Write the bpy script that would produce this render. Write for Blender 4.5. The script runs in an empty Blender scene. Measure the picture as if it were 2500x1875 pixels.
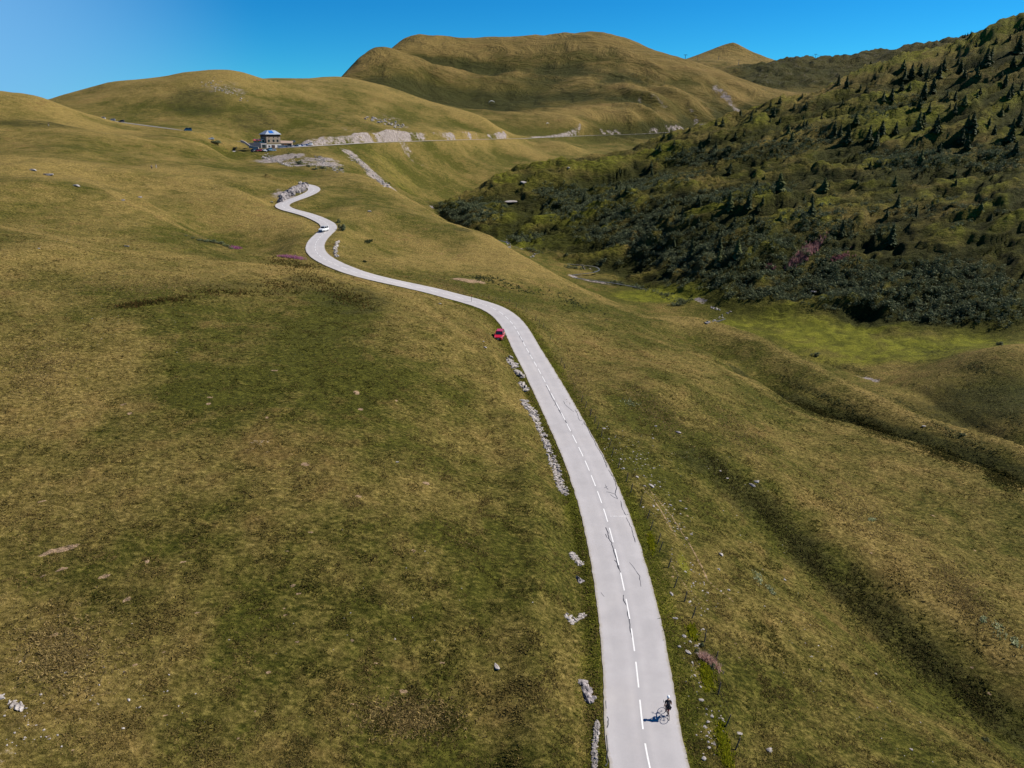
import bpy, bmesh, math, random
import numpy as np
from mathutils import Vector, Matrix
random.seed(7); RNG = np.random.default_rng(11)
sc = bpy.context.scene
COL = sc.collection
# ------------------------------------------------------------------ camera
CAMZ = 43.2; PITCH = math.radians(19.14); FPX = 1750.0
ST, CT = math.sin(PITCH), math.cos(PITCH)
cam_d = bpy.data.cameras.new('camera'); cam = bpy.data.objects.new('camera', cam_d); COL.objects.link(cam)
cam.location = (0, 0, CAMZ); cam.rotation_euler = (math.pi/2 - PITCH, 0, 0)
cam_d.sensor_width = 36; cam_d.lens = 36*FPX/2500; cam_d.clip_start = 1; cam_d.clip_end = 30000
sc.camera = cam
# ------------------------------------------------------------------ world, sun, exposure
SUN_EL, SUN_AZ = math.radians(42), math.radians(72)      # azimuth from +Y towards +X
w = bpy.data.worlds.new('World'); sc.world = w; w.use_nodes = True
nt = w.node_tree; nt.nodes.clear()
def wn(t, **k):
    n = nt.nodes.new(t)
    for a, b in k.items(): setattr(n, a, b)
    return n
sky = wn('ShaderNodeTexSky', sky_type='NISHITA', sun_disc=False, sun_elevation=SUN_EL, sun_rotation=SUN_AZ,
         altitude=1900, air_density=1.0, dust_density=0.2, ozone_density=3.0)
hs = wn('ShaderNodeHueSaturation'); hs.inputs['Saturation'].default_value = 1.42; hs.inputs['Value'].default_value = 1.0
tint = wn('ShaderNodeMix', data_type='RGBA', blend_type='MULTIPLY'); tint.inputs[0].default_value = 1.0
tint.inputs[7].default_value = (0.22, .93, 1.10, 1)
tcw = wn('ShaderNodeTexCoord')
dotn = wn('ShaderNodeVectorMath', operation='DOT_PRODUCT'); dotn.inputs[1].default_value = Vector((-0.72, 0.69, -0.02)).normalized()
rmp = wn('ShaderNodeMapRange', interpolation_type='SMOOTHSTEP')
rmp.inputs['From Min'].default_value = 0.86; rmp.inputs['From Max'].default_value = 1.03
hzm = wn('ShaderNodeMix', data_type='RGBA'); hzm.inputs[7].default_value = (2.1, 4.7, 8.2, 1)
bg = wn('ShaderNodeBackground'); bg.inputs[1].default_value = 0.052
wo = wn('ShaderNodeOutputWorld')
L_ = nt.links.new
L_(sky.outputs[0], hs.inputs['Color']); L_(hs.outputs[0], tint.inputs[6])
L_(tcw.outputs['Generated'], dotn.inputs[0]); L_(dotn.outputs['Value'], rmp.inputs['Value'])
L_(rmp.outputs[0], hzm.inputs[0]); L_(tint.outputs[2], hzm.inputs[6]); L_(hzm.outputs[2], bg.inputs[0]); L_(bg.outputs[0], wo.inputs[0])
sd = bpy.data.lights.new('sun', 'SUN'); sd.energy = 4.2; sd.angle = math.radians(0.5); sd.color = (1.0, 0.93, 0.82)
sun = bpy.data.objects.new('sun', sd); COL.objects.link(sun)
SUNV = Vector((math.sin(SUN_AZ)*math.cos(SUN_EL), math.cos(SUN_AZ)*math.cos(SUN_EL), math.sin(SUN_EL)))
sun.rotation_euler = (-SUNV).to_track_quat('-Z', 'Y').to_euler()
sc.view_settings.view_transform = 'Standard'; sc.view_settings.look = 'None'
sc.view_settings.exposure = 1.0; sc.view_settings.gamma = 1.0; sc.view_settings.use_curve_mapping = False

# ------------------------------------------------------------------ pixel <-> world helpers (photo pixels of 2500 x 1875)
def tval(y): return ST + (y - 937.5)/FPX*CT
def P(x, y, D):
    v = (y - 937.5)/FPX; u = (x - 1250)/FPX
    return (D*u, D*(CT - v*ST), CAMZ - D*(ST + v*CT))
def Pz(x, y, z): return P(x, y, (CAMZ - z)/tval(y))
def proj(X, Y, Z):
    dz = CAMZ - Z; D = Y*CT + dz*ST; v = (dz*CT - Y*ST)/D
    return 1250 + X/D*FPX, 937.5 + v*FPX, D
# ------------------------------------------------------------------ noise
def _hash(ix, iy, s):
    h = (ix.astype(np.int64)*374761393 + iy.astype(np.int64)*668265263 + s*1442695041) & 0xffffffff
    h = ((h ^ (h >> 13))*1274126177) & 0xffffffff
    return ((h ^ (h >> 16)) & 0xffff)/32767.5 - 1.0
def vn(x, y, s=0):
    ix = np.floor(x); iy = np.floor(y); fx = x - ix; fy = y - iy
    fx = fx*fx*fx*(fx*(fx*6 - 15) + 10); fy = fy*fy*fy*(fy*(fy*6 - 15) + 10)
    a = _hash(ix, iy, s); b = _hash(ix+1, iy, s); c = _hash(ix, iy+1, s); d = _hash(ix+1, iy+1, s)
    return (a*(1-fx) + b*fx)*(1-fy) + (c*(1-fx) + d*fx)*fy
def fbm(x, y, s=0, o=4, g=0.5):
    r = 0; a = 1; t = 0
    for k in range(o):
        c, n_ = math.cos(k*1.3), math.sin(k*1.3)
        r = r + a*vn((x*c - y*n_)*2**k, (x*n_ + y*c)*2**k, s + k*17); t += a; a *= g
    return r/t
def sstep(a, b, x):
    t = np.clip((x - a)/(b - a), 0, 1); return t*t*(3 - 2*t)
# ------------------------------------------------------------------ road centre lines (photo pixel -> world)
ROAD = []
dash = {0:(1572,1815.3),1:(1563,1711),2:(1553,1621),3:(1543,1542.6),4:(1530,1469.8),5:(1516,1402),6:(1503,1347),7:(1489,1293),8:(1475,1245),
 9:(1459.5,1202),10:(1443,1159.5),11:(1427,1121.5),12:(1411.7,1089.5),13:(1395,1057),14:(1381,1029),15:(1368,1003),16:(1355,978),17:(1344,957),
 18:(1332.6,936),19:(1322,915.5),20:(1312,897.7),21:(1302,879.6),23:(1284,848.6),25:(1267.5,816),26:(1259,802),27:(1250,789),28:(1238,776)}
for n in (-6, -4, -2): ROAD.append((10.0 - n*0.11, 42.1 + n*4.2, 0.09*n))
for n, (x, y) in dash.items(): ROAD.append(Pz(x, y, 0.02*n*4.33))
for x, y, z in [(1224,764,2.6),(1205.5,753.4,2.8),(1183,744.4,3.0),(1156.7,736.5,3.2),(1130,729,3.4),(1106,723,3.6),(1060,710.5,4.2),(1000,697,5),(940,684,6),(880,669,7),(840,655,7.8),
 (800,637,8.6),(777,621,9.2),(769,606,9.8),(774,588,10.4),(790,571,11),(803,558,11.6),(799,546,12.2),(783,537,12.8),(760,527,13.6),(730,518,14.4),
 (703,511,15),(689,503.5,15.6),(692,497,16.1),(712,489,16.8),(740,479,17.5),(762,468.5,18.2),(767,461,18.7),(757,454,19.2),(742,450,19.7),
 (700,443,21.3),(660,430,23),(620,415,25),(580,397,27.5),(553,384,30),(548,374.5,31.6),(570,369,32.6)]:
    ROAD.append(Pz(x, y, z))
for x, y, D in [(600,366,505),(640,363.5,502),(700,360,505),(760,356.5,522),(830,352.5,550),(900,348.5,590),(1000,345,660),(1100,342,740),(1200,339.5,830),(1245,338.5,880),
 (1275,338,930),(1310,336.5,1000),(1380,333.5,1080),(1450,330.5,1150),(1550,327.5,1200),(1650,322,1250),(1720,316,1320)]:
    ROAD.append(P(x, y, D))
PASSR = [P(*p) for p in [(600,349,552),(560,340,548),(520,330,530),(455,319.5,500),(400,312,503),(350,305.5,520),(290,297.5,535),(225,288,550),(175,279.5,560),(135,272,580),(60,266,620)]]
STREAM_PX = [(1035,505,520),(1062,532,480),(1100,562,440),(1142,576,420),(1238,590,408),(1247,604,400),(1306,619,390),(1294,629,384),(1337,637,380),(1386,643,378),(1450,649,372),(1464,656,366),
 (1452,663,361),(1386,672,357),(1430,680,352),(1500,690,345),(1582,706,335),(1672,735,318),(1729,749,308),(1780,766,299),(1764,779,293),(1735,790,287),(1780,815,279),(1900,850,262),(2100,900,240),(2300,990,200),(2480,1086,172),(2700,1200,150)]
STREAM = [P(*p) for p in STREAM_PX]
def dense(pts, step=1.0):
    """centripetal-like Catmull-Rom resampling"""
    p = np.array(pts, float); p = np.vstack([2*p[0]-p[1], p, 2*p[-1]-p[-2]]); out = []
    for i in range(1, len(p)-2):
        p0, p1, p2, p3 = p[i-1], p[i], p[i+1], p[i+2]
        t0 = 0; t1 = np.linalg.norm(p1-p0)**.5; t2 = t1 + np.linalg.norm(p2-p1)**.5; t3 = t2 + np.linalg.norm(p3-p2)**.5
        n = max(2, int(np.linalg.norm(p2-p1)/step))
        for t in np.linspace(t1, t2, n, endpoint=False):
            A1 = (t1-t)/(t1-t0)*p0 + (t-t0)/(t1-t0)*p1; A2 = (t2-t)/(t2-t1)*p1 + (t-t1)/(t2-t1)*p2; A3 = (t3-t)/(t3-t2)*p2 + (t-t2)/(t3-t2)*p3
            B1 = (t2-t)/(t2-t0)*A1 + (t-t0)/(t2-t0)*A2; B2 = (t3-t)/(t3-t1)*A2 + (t-t1)/(t3-t1)*A3
            out.append((t2-t)/(t2-t1)*B1 + (t-t1)/(t2-t1)*B2)
    out.append(p[-2]); return np.array(out)
def smooth(a, k):
    for _ in range(k):
        b = a.copy(); b[1:-1] = (a[:-2] + 2*a[1:-1] + a[2:])/4; a = b
    return a
def resample(a, step):
    s = np.concatenate([[0], np.cumsum(np.linalg.norm(np.diff(a[:, :2], axis=0), axis=1))])
    t = np.arange(0, s[-1], step)
    return np.stack([np.interp(t, s, a[:, k]) for k in range(3)], 1)
RD = resample(smooth(resample(dense(ROAD), 1.0), 10), 1.0)
PR = resample(smooth(resample(dense(PASSR), 2.0), 6), 2.0)
SR = resample(smooth(resample(dense(STREAM), 2.0), 1), 1.0)

# ------------------------------------------------------------------ terrain control points
CP = []
def V(*ps):
    for x, y, D in ps: CP.append(P(x, y, D))
def H(*ps):                      # hidden points: pixel column, depth, height
    for x, D, z in ps: CP.append((D*(x-1250)/FPX, D*1.0, z))
# near ground under and beside the camera
CP += [(0,12,3),(-30,12,8),(30,12,-7),(-60,12,12),(60,12,-15),(-90,30,18),(90,30,-22),(-120,70,24)]
# left field
V((0,1875,44),(400,1875,46),(800,1875,48),(1200,1875,51.5),(0,1400,60),(500,1400,62),(1000,1400,66),(0,1100,77),(500,1100,80),(1000,1100,88),(1200,1100,97),
  (0,937,91),(500,937,98),(1000,900,112),(0,800,106),(300,800,112),(700,800,125),(1050,800,135),(0,700,124),(300,690,134),(600,700,148),(900,740,150),(1100,790,145))
# crest of the left field, its hollow behind
V((0,590,146),(150,600,150),(300,625,158),(500,645,165),(620,650,172),(760,655,180),(860,680,182),(960,708,178),(1050,730,172),(1130,775,160))
V((60,545,190),(200,570,190),(400,600,190),(560,628,195),(650,636,205))
# mid left slopes
V((0,480,205),(150,500,215),(300,530,218),(420,560,222),(520,590,228),(620,612,222),(0,430,240),(120,430,235),(250,470,235),(400,505,245),(520,540,255),(600,580,245),(680,590,240),
  (0,400,270),(150,395,290),(300,440,285),(430,470,280),(560,470,290),(640,490,290),(720,545,262),(300,400,330),(450,400,340),(570,430,330),(620,450,318),(650,462,318),
  (0,370,320),(150,365,330),(300,372,365),(450,378,400),(560,400,400),(640,425,372),(700,420,395))
# left hill and its spur
V((0,350,345),(110,345,355),(220,340,375),(330,340,400),(0,300,395),(100,300,400),(0,222,455),(60,231,457),(111,245,458),(160,272,458),(215,303,450),(270,325,436),(330,336,425),(430,345,418),(500,352,430))
H((0,560,64),(0,800,50),(100,620,60),(-100,600,75),(-300,460,80),(-300,700,95),(-500,460,95))
# saddle behind the spur and the hill above the pass road
V((290,312,475),(380,325,470),(450,335,455),(540,350,480),(600,374,485),(200,277,590),(290,288,575),(400,300,560),(500,312,560),(560,325,560),(640,335,580))
V((111,246,690),(158,232,700),(221,221,705),(259,204,715),(316,197,720),(408,188,735),(440,178,740),(481,173,745),(538,171,750),(585,174,760),(617,190,790),(696,190,850),(770,189,920),(835,187,960),
  (872,206,900),(963,234,880),(1053,262,875),(1125,273,880),(1180,288,885),(1227,320,892),(1250,336,905))
V((220,250,640),(350,240,650),(480,230,660),(580,240,670),(680,240,720),(700,290,630),(800,230,790),(800,290,660),(900,290,700),(900,250,800),(1000,300,760),(1080,310,800),(1150,315,850),(800,325,600),(900,325,632),(1000,325,695))
H((111,800,60),(200,860,70),(300,900,75),(450,950,80),(540,1000,80),(100,1500,20),(300,1500,20),(600,1300,80),(700,1300,100),(500,2200,0),(100,2500,-60),(-200,1500,0),(-200,2500,-100))
# slope under the chalet, scree, gully, far side of the valley
V((700,385,470),(800,385,480),(650,400,430),(720,408,440),(800,412,430),(850,420,410),(750,430,400),(880,395,520),(900,375,560),(860,380,530),(905,430,480),(960,400,590),(1000,380,640),(1000,430,600),(1050,470,590),(1000,480,540),
  (1100,400,690),(1100,450,640),(1150,380,740),(1200,420,700),(1200,370,800),(1300,400,790),(1300,360,900),(1400,375,900),(1400,350,1020),(1500,360,1050),(1500,345,1120),(1600,335,1170))
H((960,450,6),(1020,430,-3),(1071,420,-9))
# second hill (big one behind)
V((846,177,1430),(852,172,1500),(862,167,1550),(872,163,1590),(885,158,1650),(908,148,1700),(948,122,1800),(995,95,1900),(1042,96,1920),(1068,109,1950),(1107,109,1980),(1198,104,2000),(1270,105,2000),(1357,95,2000),(1426,100,1980),(1487,98,1950),(1559,114,1900),(1600,126,1850),
  (1675,145,1760),(1749,167,1700),(1799,192,1650),(1849,217,1600),(1898,233,1570),(1925,247,1540),(860,192,1350),(1000,200,1400),(1000,150,1650),(1150,160,1700),(1350,150,1700),(1500,150,1650),(1100,230,1400),(1300,210,1500),(1450,200,1500),
  (1200,270,1250),(1350,270,1250),(1300,310,1100),(1420,310,1130),(1550,290,1220),(1600,220,1400),(1700,250,1400),(1550,200,1500),(1650,300,1260),(1760,290,1400),(1500,260,1300),(1450,325,1160),(1240,322,1020))
H((838,1700,60),(845,2000,60),(850,2400,90),(1000,2400,180),(1300,2500,200),(1500,2300,180),(1650,2200,170),(1800,1950,150),(1250,960,32),(1290,900,28))
# conical peak, rocky ridge
V((1675,140,3450),(1720,127,3450),(1749,117,3480),(1779,109,3500),(1800,110,3500),(1824,125,3450),(1873,150,3350),(1750,165,2900),(1800,160,2950),(1700,160,2800))
V((1779,181,2250),(1830,165,2350),(1881,152,2420),(1920,146,2430),(1968,143,2430),(2023,149,2420),(2072,142,2400),(2110,133,2400),(2160,129,2400),(2237,114,2350),(2319,104,2300),(2400,80,2300),(2500,70,2300),
  (1830,195,2050),(1900,180,2150),(2000,185,2050),(2100,170,2100),(1900,222,1800),(1980,225,1750),(2000,205,1880),(2100,195,1850),(2250,150,1950))
H((1789,4300,300),(1900,3000,200),(2100,3200,220),(2400,3200,300),(1500,4500,100),(1000,4500,0),(2800,2600,350),(3000,1200,300),(1900,1300,90),(2100,1200,95),(2300,1000,120))
for x in (-200, 400, 1000, 1600, 2200, 2700): H((x, 8000, -150))
# right hillside: skyline edge
V((2600,20,590),(2500,43,600),(2443,54,610),(2405,67,620),(2357,91,632),(2319,108,640),(2250,130,645),(2180,146,645),(2108,166,640),(2057,192,632),(1980,226,620),(1919,241,610),(1872,260,602),(1786,290,600),(1743,303,600),(1679,316,602),(1619,333,600),
  (1550,359,597),(1487,382,590),(1433,400,582),(1342,414,570),(1252,436,550),(1198,454,535),(1144,469,520),(1071,500,500))
H((2500,760,125),(2319,780,95),(2108,780,80),(1919,740,55),(1743,720,36),(1619,700,28),(1487,690,10),(1342,640,2),(1252,600,-3),(1198,570,-5),(1144,560,-6))
V((1110,540,455),(1160,540,450),(1250,520,480),(1200,570,425),(1350,560,425),(1350,480,500),(1350,610,395),(1500,650,370),(1500,600,390),(1500,500,455),(1500,430,535),
  (1600,680,345),(1700,700,325),(1700,600,362),(1700,520,395),(1700,450,455),(1700,370,545),(1900,740,300),(1900,690,312),(1900,560,345),(1900,480,395),(1900,400,465),(1900,310,555),
  (2100,780,286),(2100,710,300),(2100,560,340),(2100,480,385),(2100,400,440),(2100,300,510),(2100,220,590),(2300,800,274),(2300,720,290),(2300,560,330),(2300,470,375),(2300,350,455),(2300,230,545),(2300,160,600),
  (2500,790,268),(2500,720,284),(2500,560,318),(2500,470,360),(2500,350,430),(2500,230,505),(2500,120,565),(2800,560,310),(2800,350,430),(2800,100,590),(2800,800,260))
# valley floor and meadow
V((1420,690,345),(1600,730,318),(1800,800,283),(1900,800,281),(1950,850,262),(2050,830,268),(2150,880,248),(2200,820,268),(2300,860,250),(2400,830,263),(2200,920,232),(2250,890,238),(2340,855,242),(2430,842,244),(2520,838,244),(2450,900,218),(2400,1000,190),(2330,960,205),(2500,1000,182),(2600,950,210))
# spur A, spur B, gullies, right hand field
V((905,440,420),(955,458,400),(1010,498,372),(1062,531,350),(1130,560,322),(1198,588,302),(1265,628,280),(1333,667,261),(1395,697,249),(1458,723,240),(1520,749,230),(1582,774,221),(1655,783,215),(1729,792,211),(1790,808,206),(1853,826,200),(1989,893,184),(2147,977,165),(2328,1051,151),(2500,1096,140),(2750,1150,130))
H((1198,360,-9),(1333,320,-17),(1458,290,-20),(1582,268,-24),(1729,258,-26),(1853,240,-27),(1989,222,-27),(2147,202,-27),(2328,178,-28),(2500,160,-27))
V((1548,808,196),(1650,850,186),(1763,893,175),(1840,940,164),(1921,994,152),(2000,1025,147),(2091,1051,141),(2260,1102,131),(2500,1192,118),(2750,1290,108))
H((1763,183,-12.2),(1921,160,-14.6),(2091,149,-15.2),(2260,138,-15.6),(2500,125,-16.6))
V((1763,868,183),(1921,940,168),(2091,1005,160),(2260,1060,148),(2430,1120,138))
V((1480,800,190),(1400,760,205),(1300,720,220),(1250,680,235),(1150,650,250),(1050,610,272),(960,560,290),(900,600,255),(1000,650,225),(1150,700,210),(1300,760,190),(880,520,295),(850,470,350))
V((1450,880,155),(1600,900,145),(1600,950,129),(1780,1080,115),(1900,1160,108),(2000,1240,103),(2130,1340,95),(2250,1430,89),(2380,1520,84),(2500,1600,80),(2700,1740,76))
V((1560,1000,120),(1700,1110,105.5),(1850,1250,98),(1950,1350,93),(2050,1450,87.5),(2180,1570,81.5),(2300,1680,77),(2500,1835,71.5),(2700,1980,68))
V((1600,1150,99),(1700,1260,91),(1800,1360,84),(1950,1480,78.5),(2100,1600,74),(2250,1720,70),(2400,1810,67),(1900,1100,121),(2100,1200,113),(2300,1290,105),(2500,1400,98),(2000,1060,135),(2250,1150,122),(2500,1260,111),
  (1700,1450,73.5),(1750,1650,63),(1850,1875,54.5),(1800,1550,68),(1950,1650,66),(2050,1780,61),(2200,1875,58.5),(2450,1875,62),(2000,1560,73))
rc = [tuple(p) for p in RD[::12]]
for i in range(0, len(RD), 12):
    CP.append(tuple(RD[i]))
CP += [tuple(p) for p in PR[::14]]
cp = np.array(CP)
r_ = np.hypot(cp[:,0], cp[:,1]); ca = np.arctan2(cp[:,0], cp[:,1]); cl = np.log(r_); cw = cp[:,2]/r_
# drop near duplicates
keep = []
for i in range(len(cp)):
    if all((ca[i]-ca[j])**2 + (cl[i]-cl[j])**2 > 0.007**2 for j in keep): keep.append(i)
ca, cl, cw = ca[keep], cl[keep], cw[keep]
def tpsk(d2): return np.where(d2 > 1e-14, 0.5*d2*np.log(np.maximum(d2, 1e-14)), 0)
n = len(ca); K = tpsk((ca[:,None]-ca)**2 + (cl[:,None]-cl)**2) + np.eye(n)*2e-6
Pm = np.stack([np.ones(n), ca, cl], 1)
A = np.block([[K, Pm], [Pm.T, np.zeros((3,3))]]); sol = np.linalg.solve(A, np.concatenate([cw, np.zeros(3)]))
# regular (az, L) lattice of the smooth surface
gA = np.linspace(-1.35, 1.35, 541); gL = np.linspace(math.log(10), math.log(9500), 900)
G = np.zeros((len(gL), len(gA)))
for i0 in range(0, len(gL), 20):
    AA, LL = np.meshgrid(gA, gL[i0:i0+20]); a = AA.ravel()[:,None]; l = LL.ravel()[:,None]
    v = tpsk((a-ca)**2 + (l-cl)**2) @ sol[:n] + sol[n] + sol[n+1]*AA.ravel() + sol[n+2]*LL.ravel()
    G[i0:i0+20] = v.reshape(AA.shape)
def lattice(az, Lg):
    fa = np.clip((az-gA[0])/(gA[1]-gA[0]), 1, len(gA)-3.001); fl = np.clip((Lg-gL[0])/(gL[1]-gL[0]), 1, len(gL)-3.001)
    ia = fa.astype(int); il = fl.astype(int); ta = fa-ia; tl = fl-il
    def cub(t): return [((-t+2)*t-1)*t/2, ((3*t-5)*t*t+2)/2, ((-3*t+4)*t+1)*t/2, (t-1)*t*t/2]
    wa, wl = cub(ta), cub(tl); r = 0
    for i in range(4):
        for j in range(4): r = r + wl[i]*wa[j]*G[il-1+i, ia-1+j]
    return r
# ------------------------------------------------------------------ final grid
Ls = np.concatenate([np.arange(math.log(13), math.log(38), .022), np.arange(math.log(38), math.log(720), .0042), np.arange(math.log(720), math.log(4000), .0085), np.arange(math.log(4000), math.log(9400), .05)])
As = np.concatenate([np.arange(-1.3, -.79, .03), np.arange(-.79, .79, .00152), np.arange(.79, 1.31, .03)])
AZ, LG = np.meshgrid(As, Ls); R = np.exp(LG); X = R*np.sin(AZ); Y = R*np.cos(AZ)
def line_dist(pl, reach, step):
    d = np.full(X.shape, 1e6); z = np.zeros(X.shape); s = np.zeros(X.shape)
    m = int(10/step)
    rows_r = R[:, 0]
    for i in range(0, len(pl), m):
        q = pl[i:i+m+1]; qr = np.hypot(q[:,0], q[:,1]); qa = np.arctan2(q[:,0], q[:,1])
        i0, i1 = np.searchsorted(rows_r, [qr.min()-reach, qr.max()+reach]); aa = reach/max(qr.min(), 20)
        j0, j1 = np.searchsorted(As, [qa.min()-aa, qa.max()+aa])
        if i1 <= i0 or j1 <= j0: continue
        x = X[i0:i1, j0:j1]; y = Y[i0:i1, j0:j1]; dd = d[i0:i1, j0:j1]; zz = z[i0:i1, j0:j1]; ss = s[i0:i1, j0:j1]
        for k in range(len(q)-1):
            e = q[k+1]-q[k]; l2 = e[0]**2+e[1]**2+1e-9
            t = np.clip(((x-q[k,0])*e[0] + (y-q[k,1])*e[1])/l2, 0, 1)
            ex = x-q[k,0]-t*e[0]; ey = y-q[k,1]-t*e[1]; dk = np.hypot(ex, ey); b = dk < dd
            dd[b] = dk[b]; zz[b] = (q[k,2]+t*e[2])[b]; ss[b] = (np.sign(ex*e[1]-ey*e[0])*1.0*(i+k+1))[b]
    return d, z, s
rd_d, rd_z, rd_s = line_dist(RD, 16, 1.0)
pr_d, pr_z, pr_s = line_dist(PR, 14, 2.0)
st_d, st_z, st_s = line_dist(SR, 12, 1.0)
Z0 = lattice(AZ, LG)*R
# curvature of the smooth surface: dry ridges, moist hollows
def boxb(a, k):
    for ax in (0, 1):
        c = np.cumsum(np.pad(a, [(k+1, k) if q == ax else (0, 0) for q in (0, 1)], mode='edge'), axis=ax)
        a = (c[2*k+1:] - c[:-2*k-1])/(2*k+1) if ax == 0 else (c[:, 2*k+1:] - c[:, :-2*k-1])/(2*k+1)
    return a
W0 = Z0/R
CURV = W0 - boxb(boxb(W0, 16), 16)
CURV2 = W0 - boxb(boxb(W0, 6), 6)
# region masks
def poly_mask(pts):
    q = [(p[0], p[1]) for p in pts]; m = np.zeros(X.shape, bool)
    for i in range(len(q)):
        (x1, y1), (x2, y2) = q[i], q[(i+1) % len(q)]
        c = ((y1 > Y) != (y2 > Y)) & (X < (x2-x1)*(Y-y1)/(y2-y1+1e-12)+x1); m ^= c
    return m.astype(float)
RH = poly_mask([P(*p) for p in [(1040,520,510),(1100,556,448),(1160,575,420),(1260,590,402),(1330,605,392),(1420,625,375),(1470,640,368),(1560,680,342),(1680,715,322),(1780,738,307),(1900,752,298),(2050,785,285),(2200,808,272),(2400,812,268),(2560,815,262),(3300,800,255),
  (3300,43,720),(2500,43,700),(2319,108,700),(2108,166,690),(1919,241,665),(1743,303,650),(1619,333,640),(1487,382,622),(1342,414,600),(1252,436,578),(1144,469,545),(1071,500,520)]])
RH = boxb(boxb(RH, 3), 3)
FARM = sstep(1000, 1500, R)
detail = 0
nearm = 1 - sstep(120, 400, R)
# undulation, tussocks, animal tracks
detail = detail + nearm*(0.35*fbm(X/14, Y/14, 3, 3) + 0.10*fbm(X/2.6, Y/2.6, 5, 3) + 0.07*vn(X/0.7, Y/0.7, 9)*(1-sstep(80, 160, R)))
midm = sstep(100, 250, R)*(1-sstep(700, 1200, R))
detail = detail + midm*(1-RH)*(1.3*fbm(X/38, Y/38, 21, 4) + 0.35*fbm(X/8, Y/8, 25, 3))
ero = np.abs(fbm(X/150, Y/260, 31, 5))
farscale = sstep(800, 1500, R)
BIGH = farscale*(1-sstep(1720, 1960, R))
detail = detail + BIGH*13*(np.abs(fbm(X/210+.3, Y/330, 34, 3))-.22)
detail = detail - farscale*13*(0.28-ero)*sstep(-.25,-.1,-np.abs(AZ-.02)+.0) + farscale*farscale*2.5*fbm(X/45, Y/45, 33, 4)
# gullies that run down the right flank of the big hill
detail = detail + BIGH*(5*fbm(X/75, Y/110, 35, 4))
fl = farscale*sstep(.10, .17, AZ)*(1-sstep(.30, .36, AZ))*(1-sstep(1650, 1900, R)); gq = (X*.86+Y*.5)/26 + .7*fbm(X/60, Y/60, 36, 2)
detail = detail + fl*15*(np.abs(vn(gq, Y*.004, 37))-.4)
h4 = sstep(0.24, 0.31, AZ)*sstep(2000, 2250, R)*(1-sstep(3000, 3300, R))
detail = detail + h4*(26*np.abs(fbm(X/90, Y/60, 41, 5)) + 10*fbm(X/28, Y/28, 43, 4) - 5)
# rocky, stepped right hillside
ca_, sa_ = math.cos(.35), math.sin(.35)
xr = X*ca_ + Y*sa_; yr = -X*sa_ + Y*ca_
wx = xr + 9*fbm(X/30, Y/30, 51, 2); wy = yr + 7*fbm(X/22, Y/22, 52, 2)
big = fbm(wx/62, wy/24, 55, 3); mid = fbm(wx/22, wy/8, 57, 3); sml = fbm(wx/7, wy/3.2, 59, 2)
def terr(v, k):      # asymmetric steps
    f = v*k; return (np.floor(f) + sstep(0.0, 0.35, f-np.floor(f)))/k
rhx = boxb(RH, 9)*(1-sstep(900, 1100, R))
steep_band = sstep(250, 300, R)
detail = detail + rhx*(8.0*terr(big, 3.0) + 4.4*terr(mid, 3.0) + 1.7*sml)
def crest(pts, h, sg, back=0):
    q = np.array([P(*p) for p in pts]); q = resample(smooth(resample(dense(q, 4), 4), 3), 4); d, z, s_ = line_dist(q, 5*sg, 4); d = np.minimum(d, 5*sg)
    return h*np.exp(-np.sqrt((d/sg)**2+.08))*(s_ != 0)
SPA = [(905,440,420),(955,458,400),(1010,498,372),(1062,531,350),(1130,560,322),(1198,588,302),(1265,628,280),(1333,667,261),(1395,697,249),(1458,723,240),(1520,749,230),(1582,774,221),(1655,783,215),(1729,792,211),(1790,808,206),(1853,826,200),(1989,893,184),(2147,977,165),(2328,1051,151),(2500,1096,140)]
SPB = [(1548,808,196),(1650,850,186),(1763,893,175),(1840,940,164),(1921,994,152),(2000,1025,147),(2091,1051,141),(2260,1102,131),(2500,1192,118)]
GUL = [(1620,1060,112),(1700,1110,105.5),(1850,1250,98),(1950,1350,93),(2050,1450,87.5),(2180,1570,81.5),(2300,1680,77),(2500,1835,71.5)]
def beyond(pts, h, sg):
    q = np.array([P(*p) for p in pts]); q = resample(smooth(resample(dense(q, 4), 4), 3), 4); d, z, s_ = line_dist(q, 6*sg, 4); d = np.minimum(d, 6*sg)
    end = sstep(0, 12, np.abs(s_))*(1-0*s_); return np.where(s_ < 0, h*(d/sg)*np.exp(1-d/sg), 0)*end
detail = detail + crest(SPA, 1.5, 8) + crest(SPB, 1.5, 7) - crest(GUL, 1.6, 7) - beyond(SPA[7:], 3.5, 12)
qa = np.array([P(*p) for p in SPA]); qa = resample(smooth(resample(dense(qa, 4), 4), 3), 4); dA, _, _ = line_dist(qa, 60, 4)
detail = detail - beyond(SPB, 4.6, 17)*sstep(1, 20, dA)
R1L = [(32,405,268),(152,425,268),(221,447,262),(304,492,245),(380,523,238),(475,571,228),(554,606,222)]; R2L = [(316,455,295),(411,459,300),(538,470,300),(617,485,292),(668,501,285)]; R3L = [(0,552,178),(127,577,172),(221,606,165),(316,618,164),(411,625,166),(560,640,172),(650,650,176)]
detail = detail + crest(R1L, 1.2, 7) - beyond(R1L, 2.6, 9) + crest(R2L, 1.2, 7) - beyond(R2L, 2.4, 9) + crest(R3L, .8, 6) - beyond(R3L, 1.6, 8)
pk3 = P(1789,109,3500); dp = np.hypot(X-pk3[0], Y-pk3[1]); detail = detail + 34*np.exp(-dp/150) - 24*np.exp(-(dp/330)**2)
kn = P(1372,374,930); detail = detail + 9*np.exp(-(((X-kn[0])/30)**2+((Y-kn[1])/45)**2))
kn = P(2530,890,214); detail = detail + 9*np.exp(-(((X-kn[0])/26)**2+((Y-kn[1])/15)**2))
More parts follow.
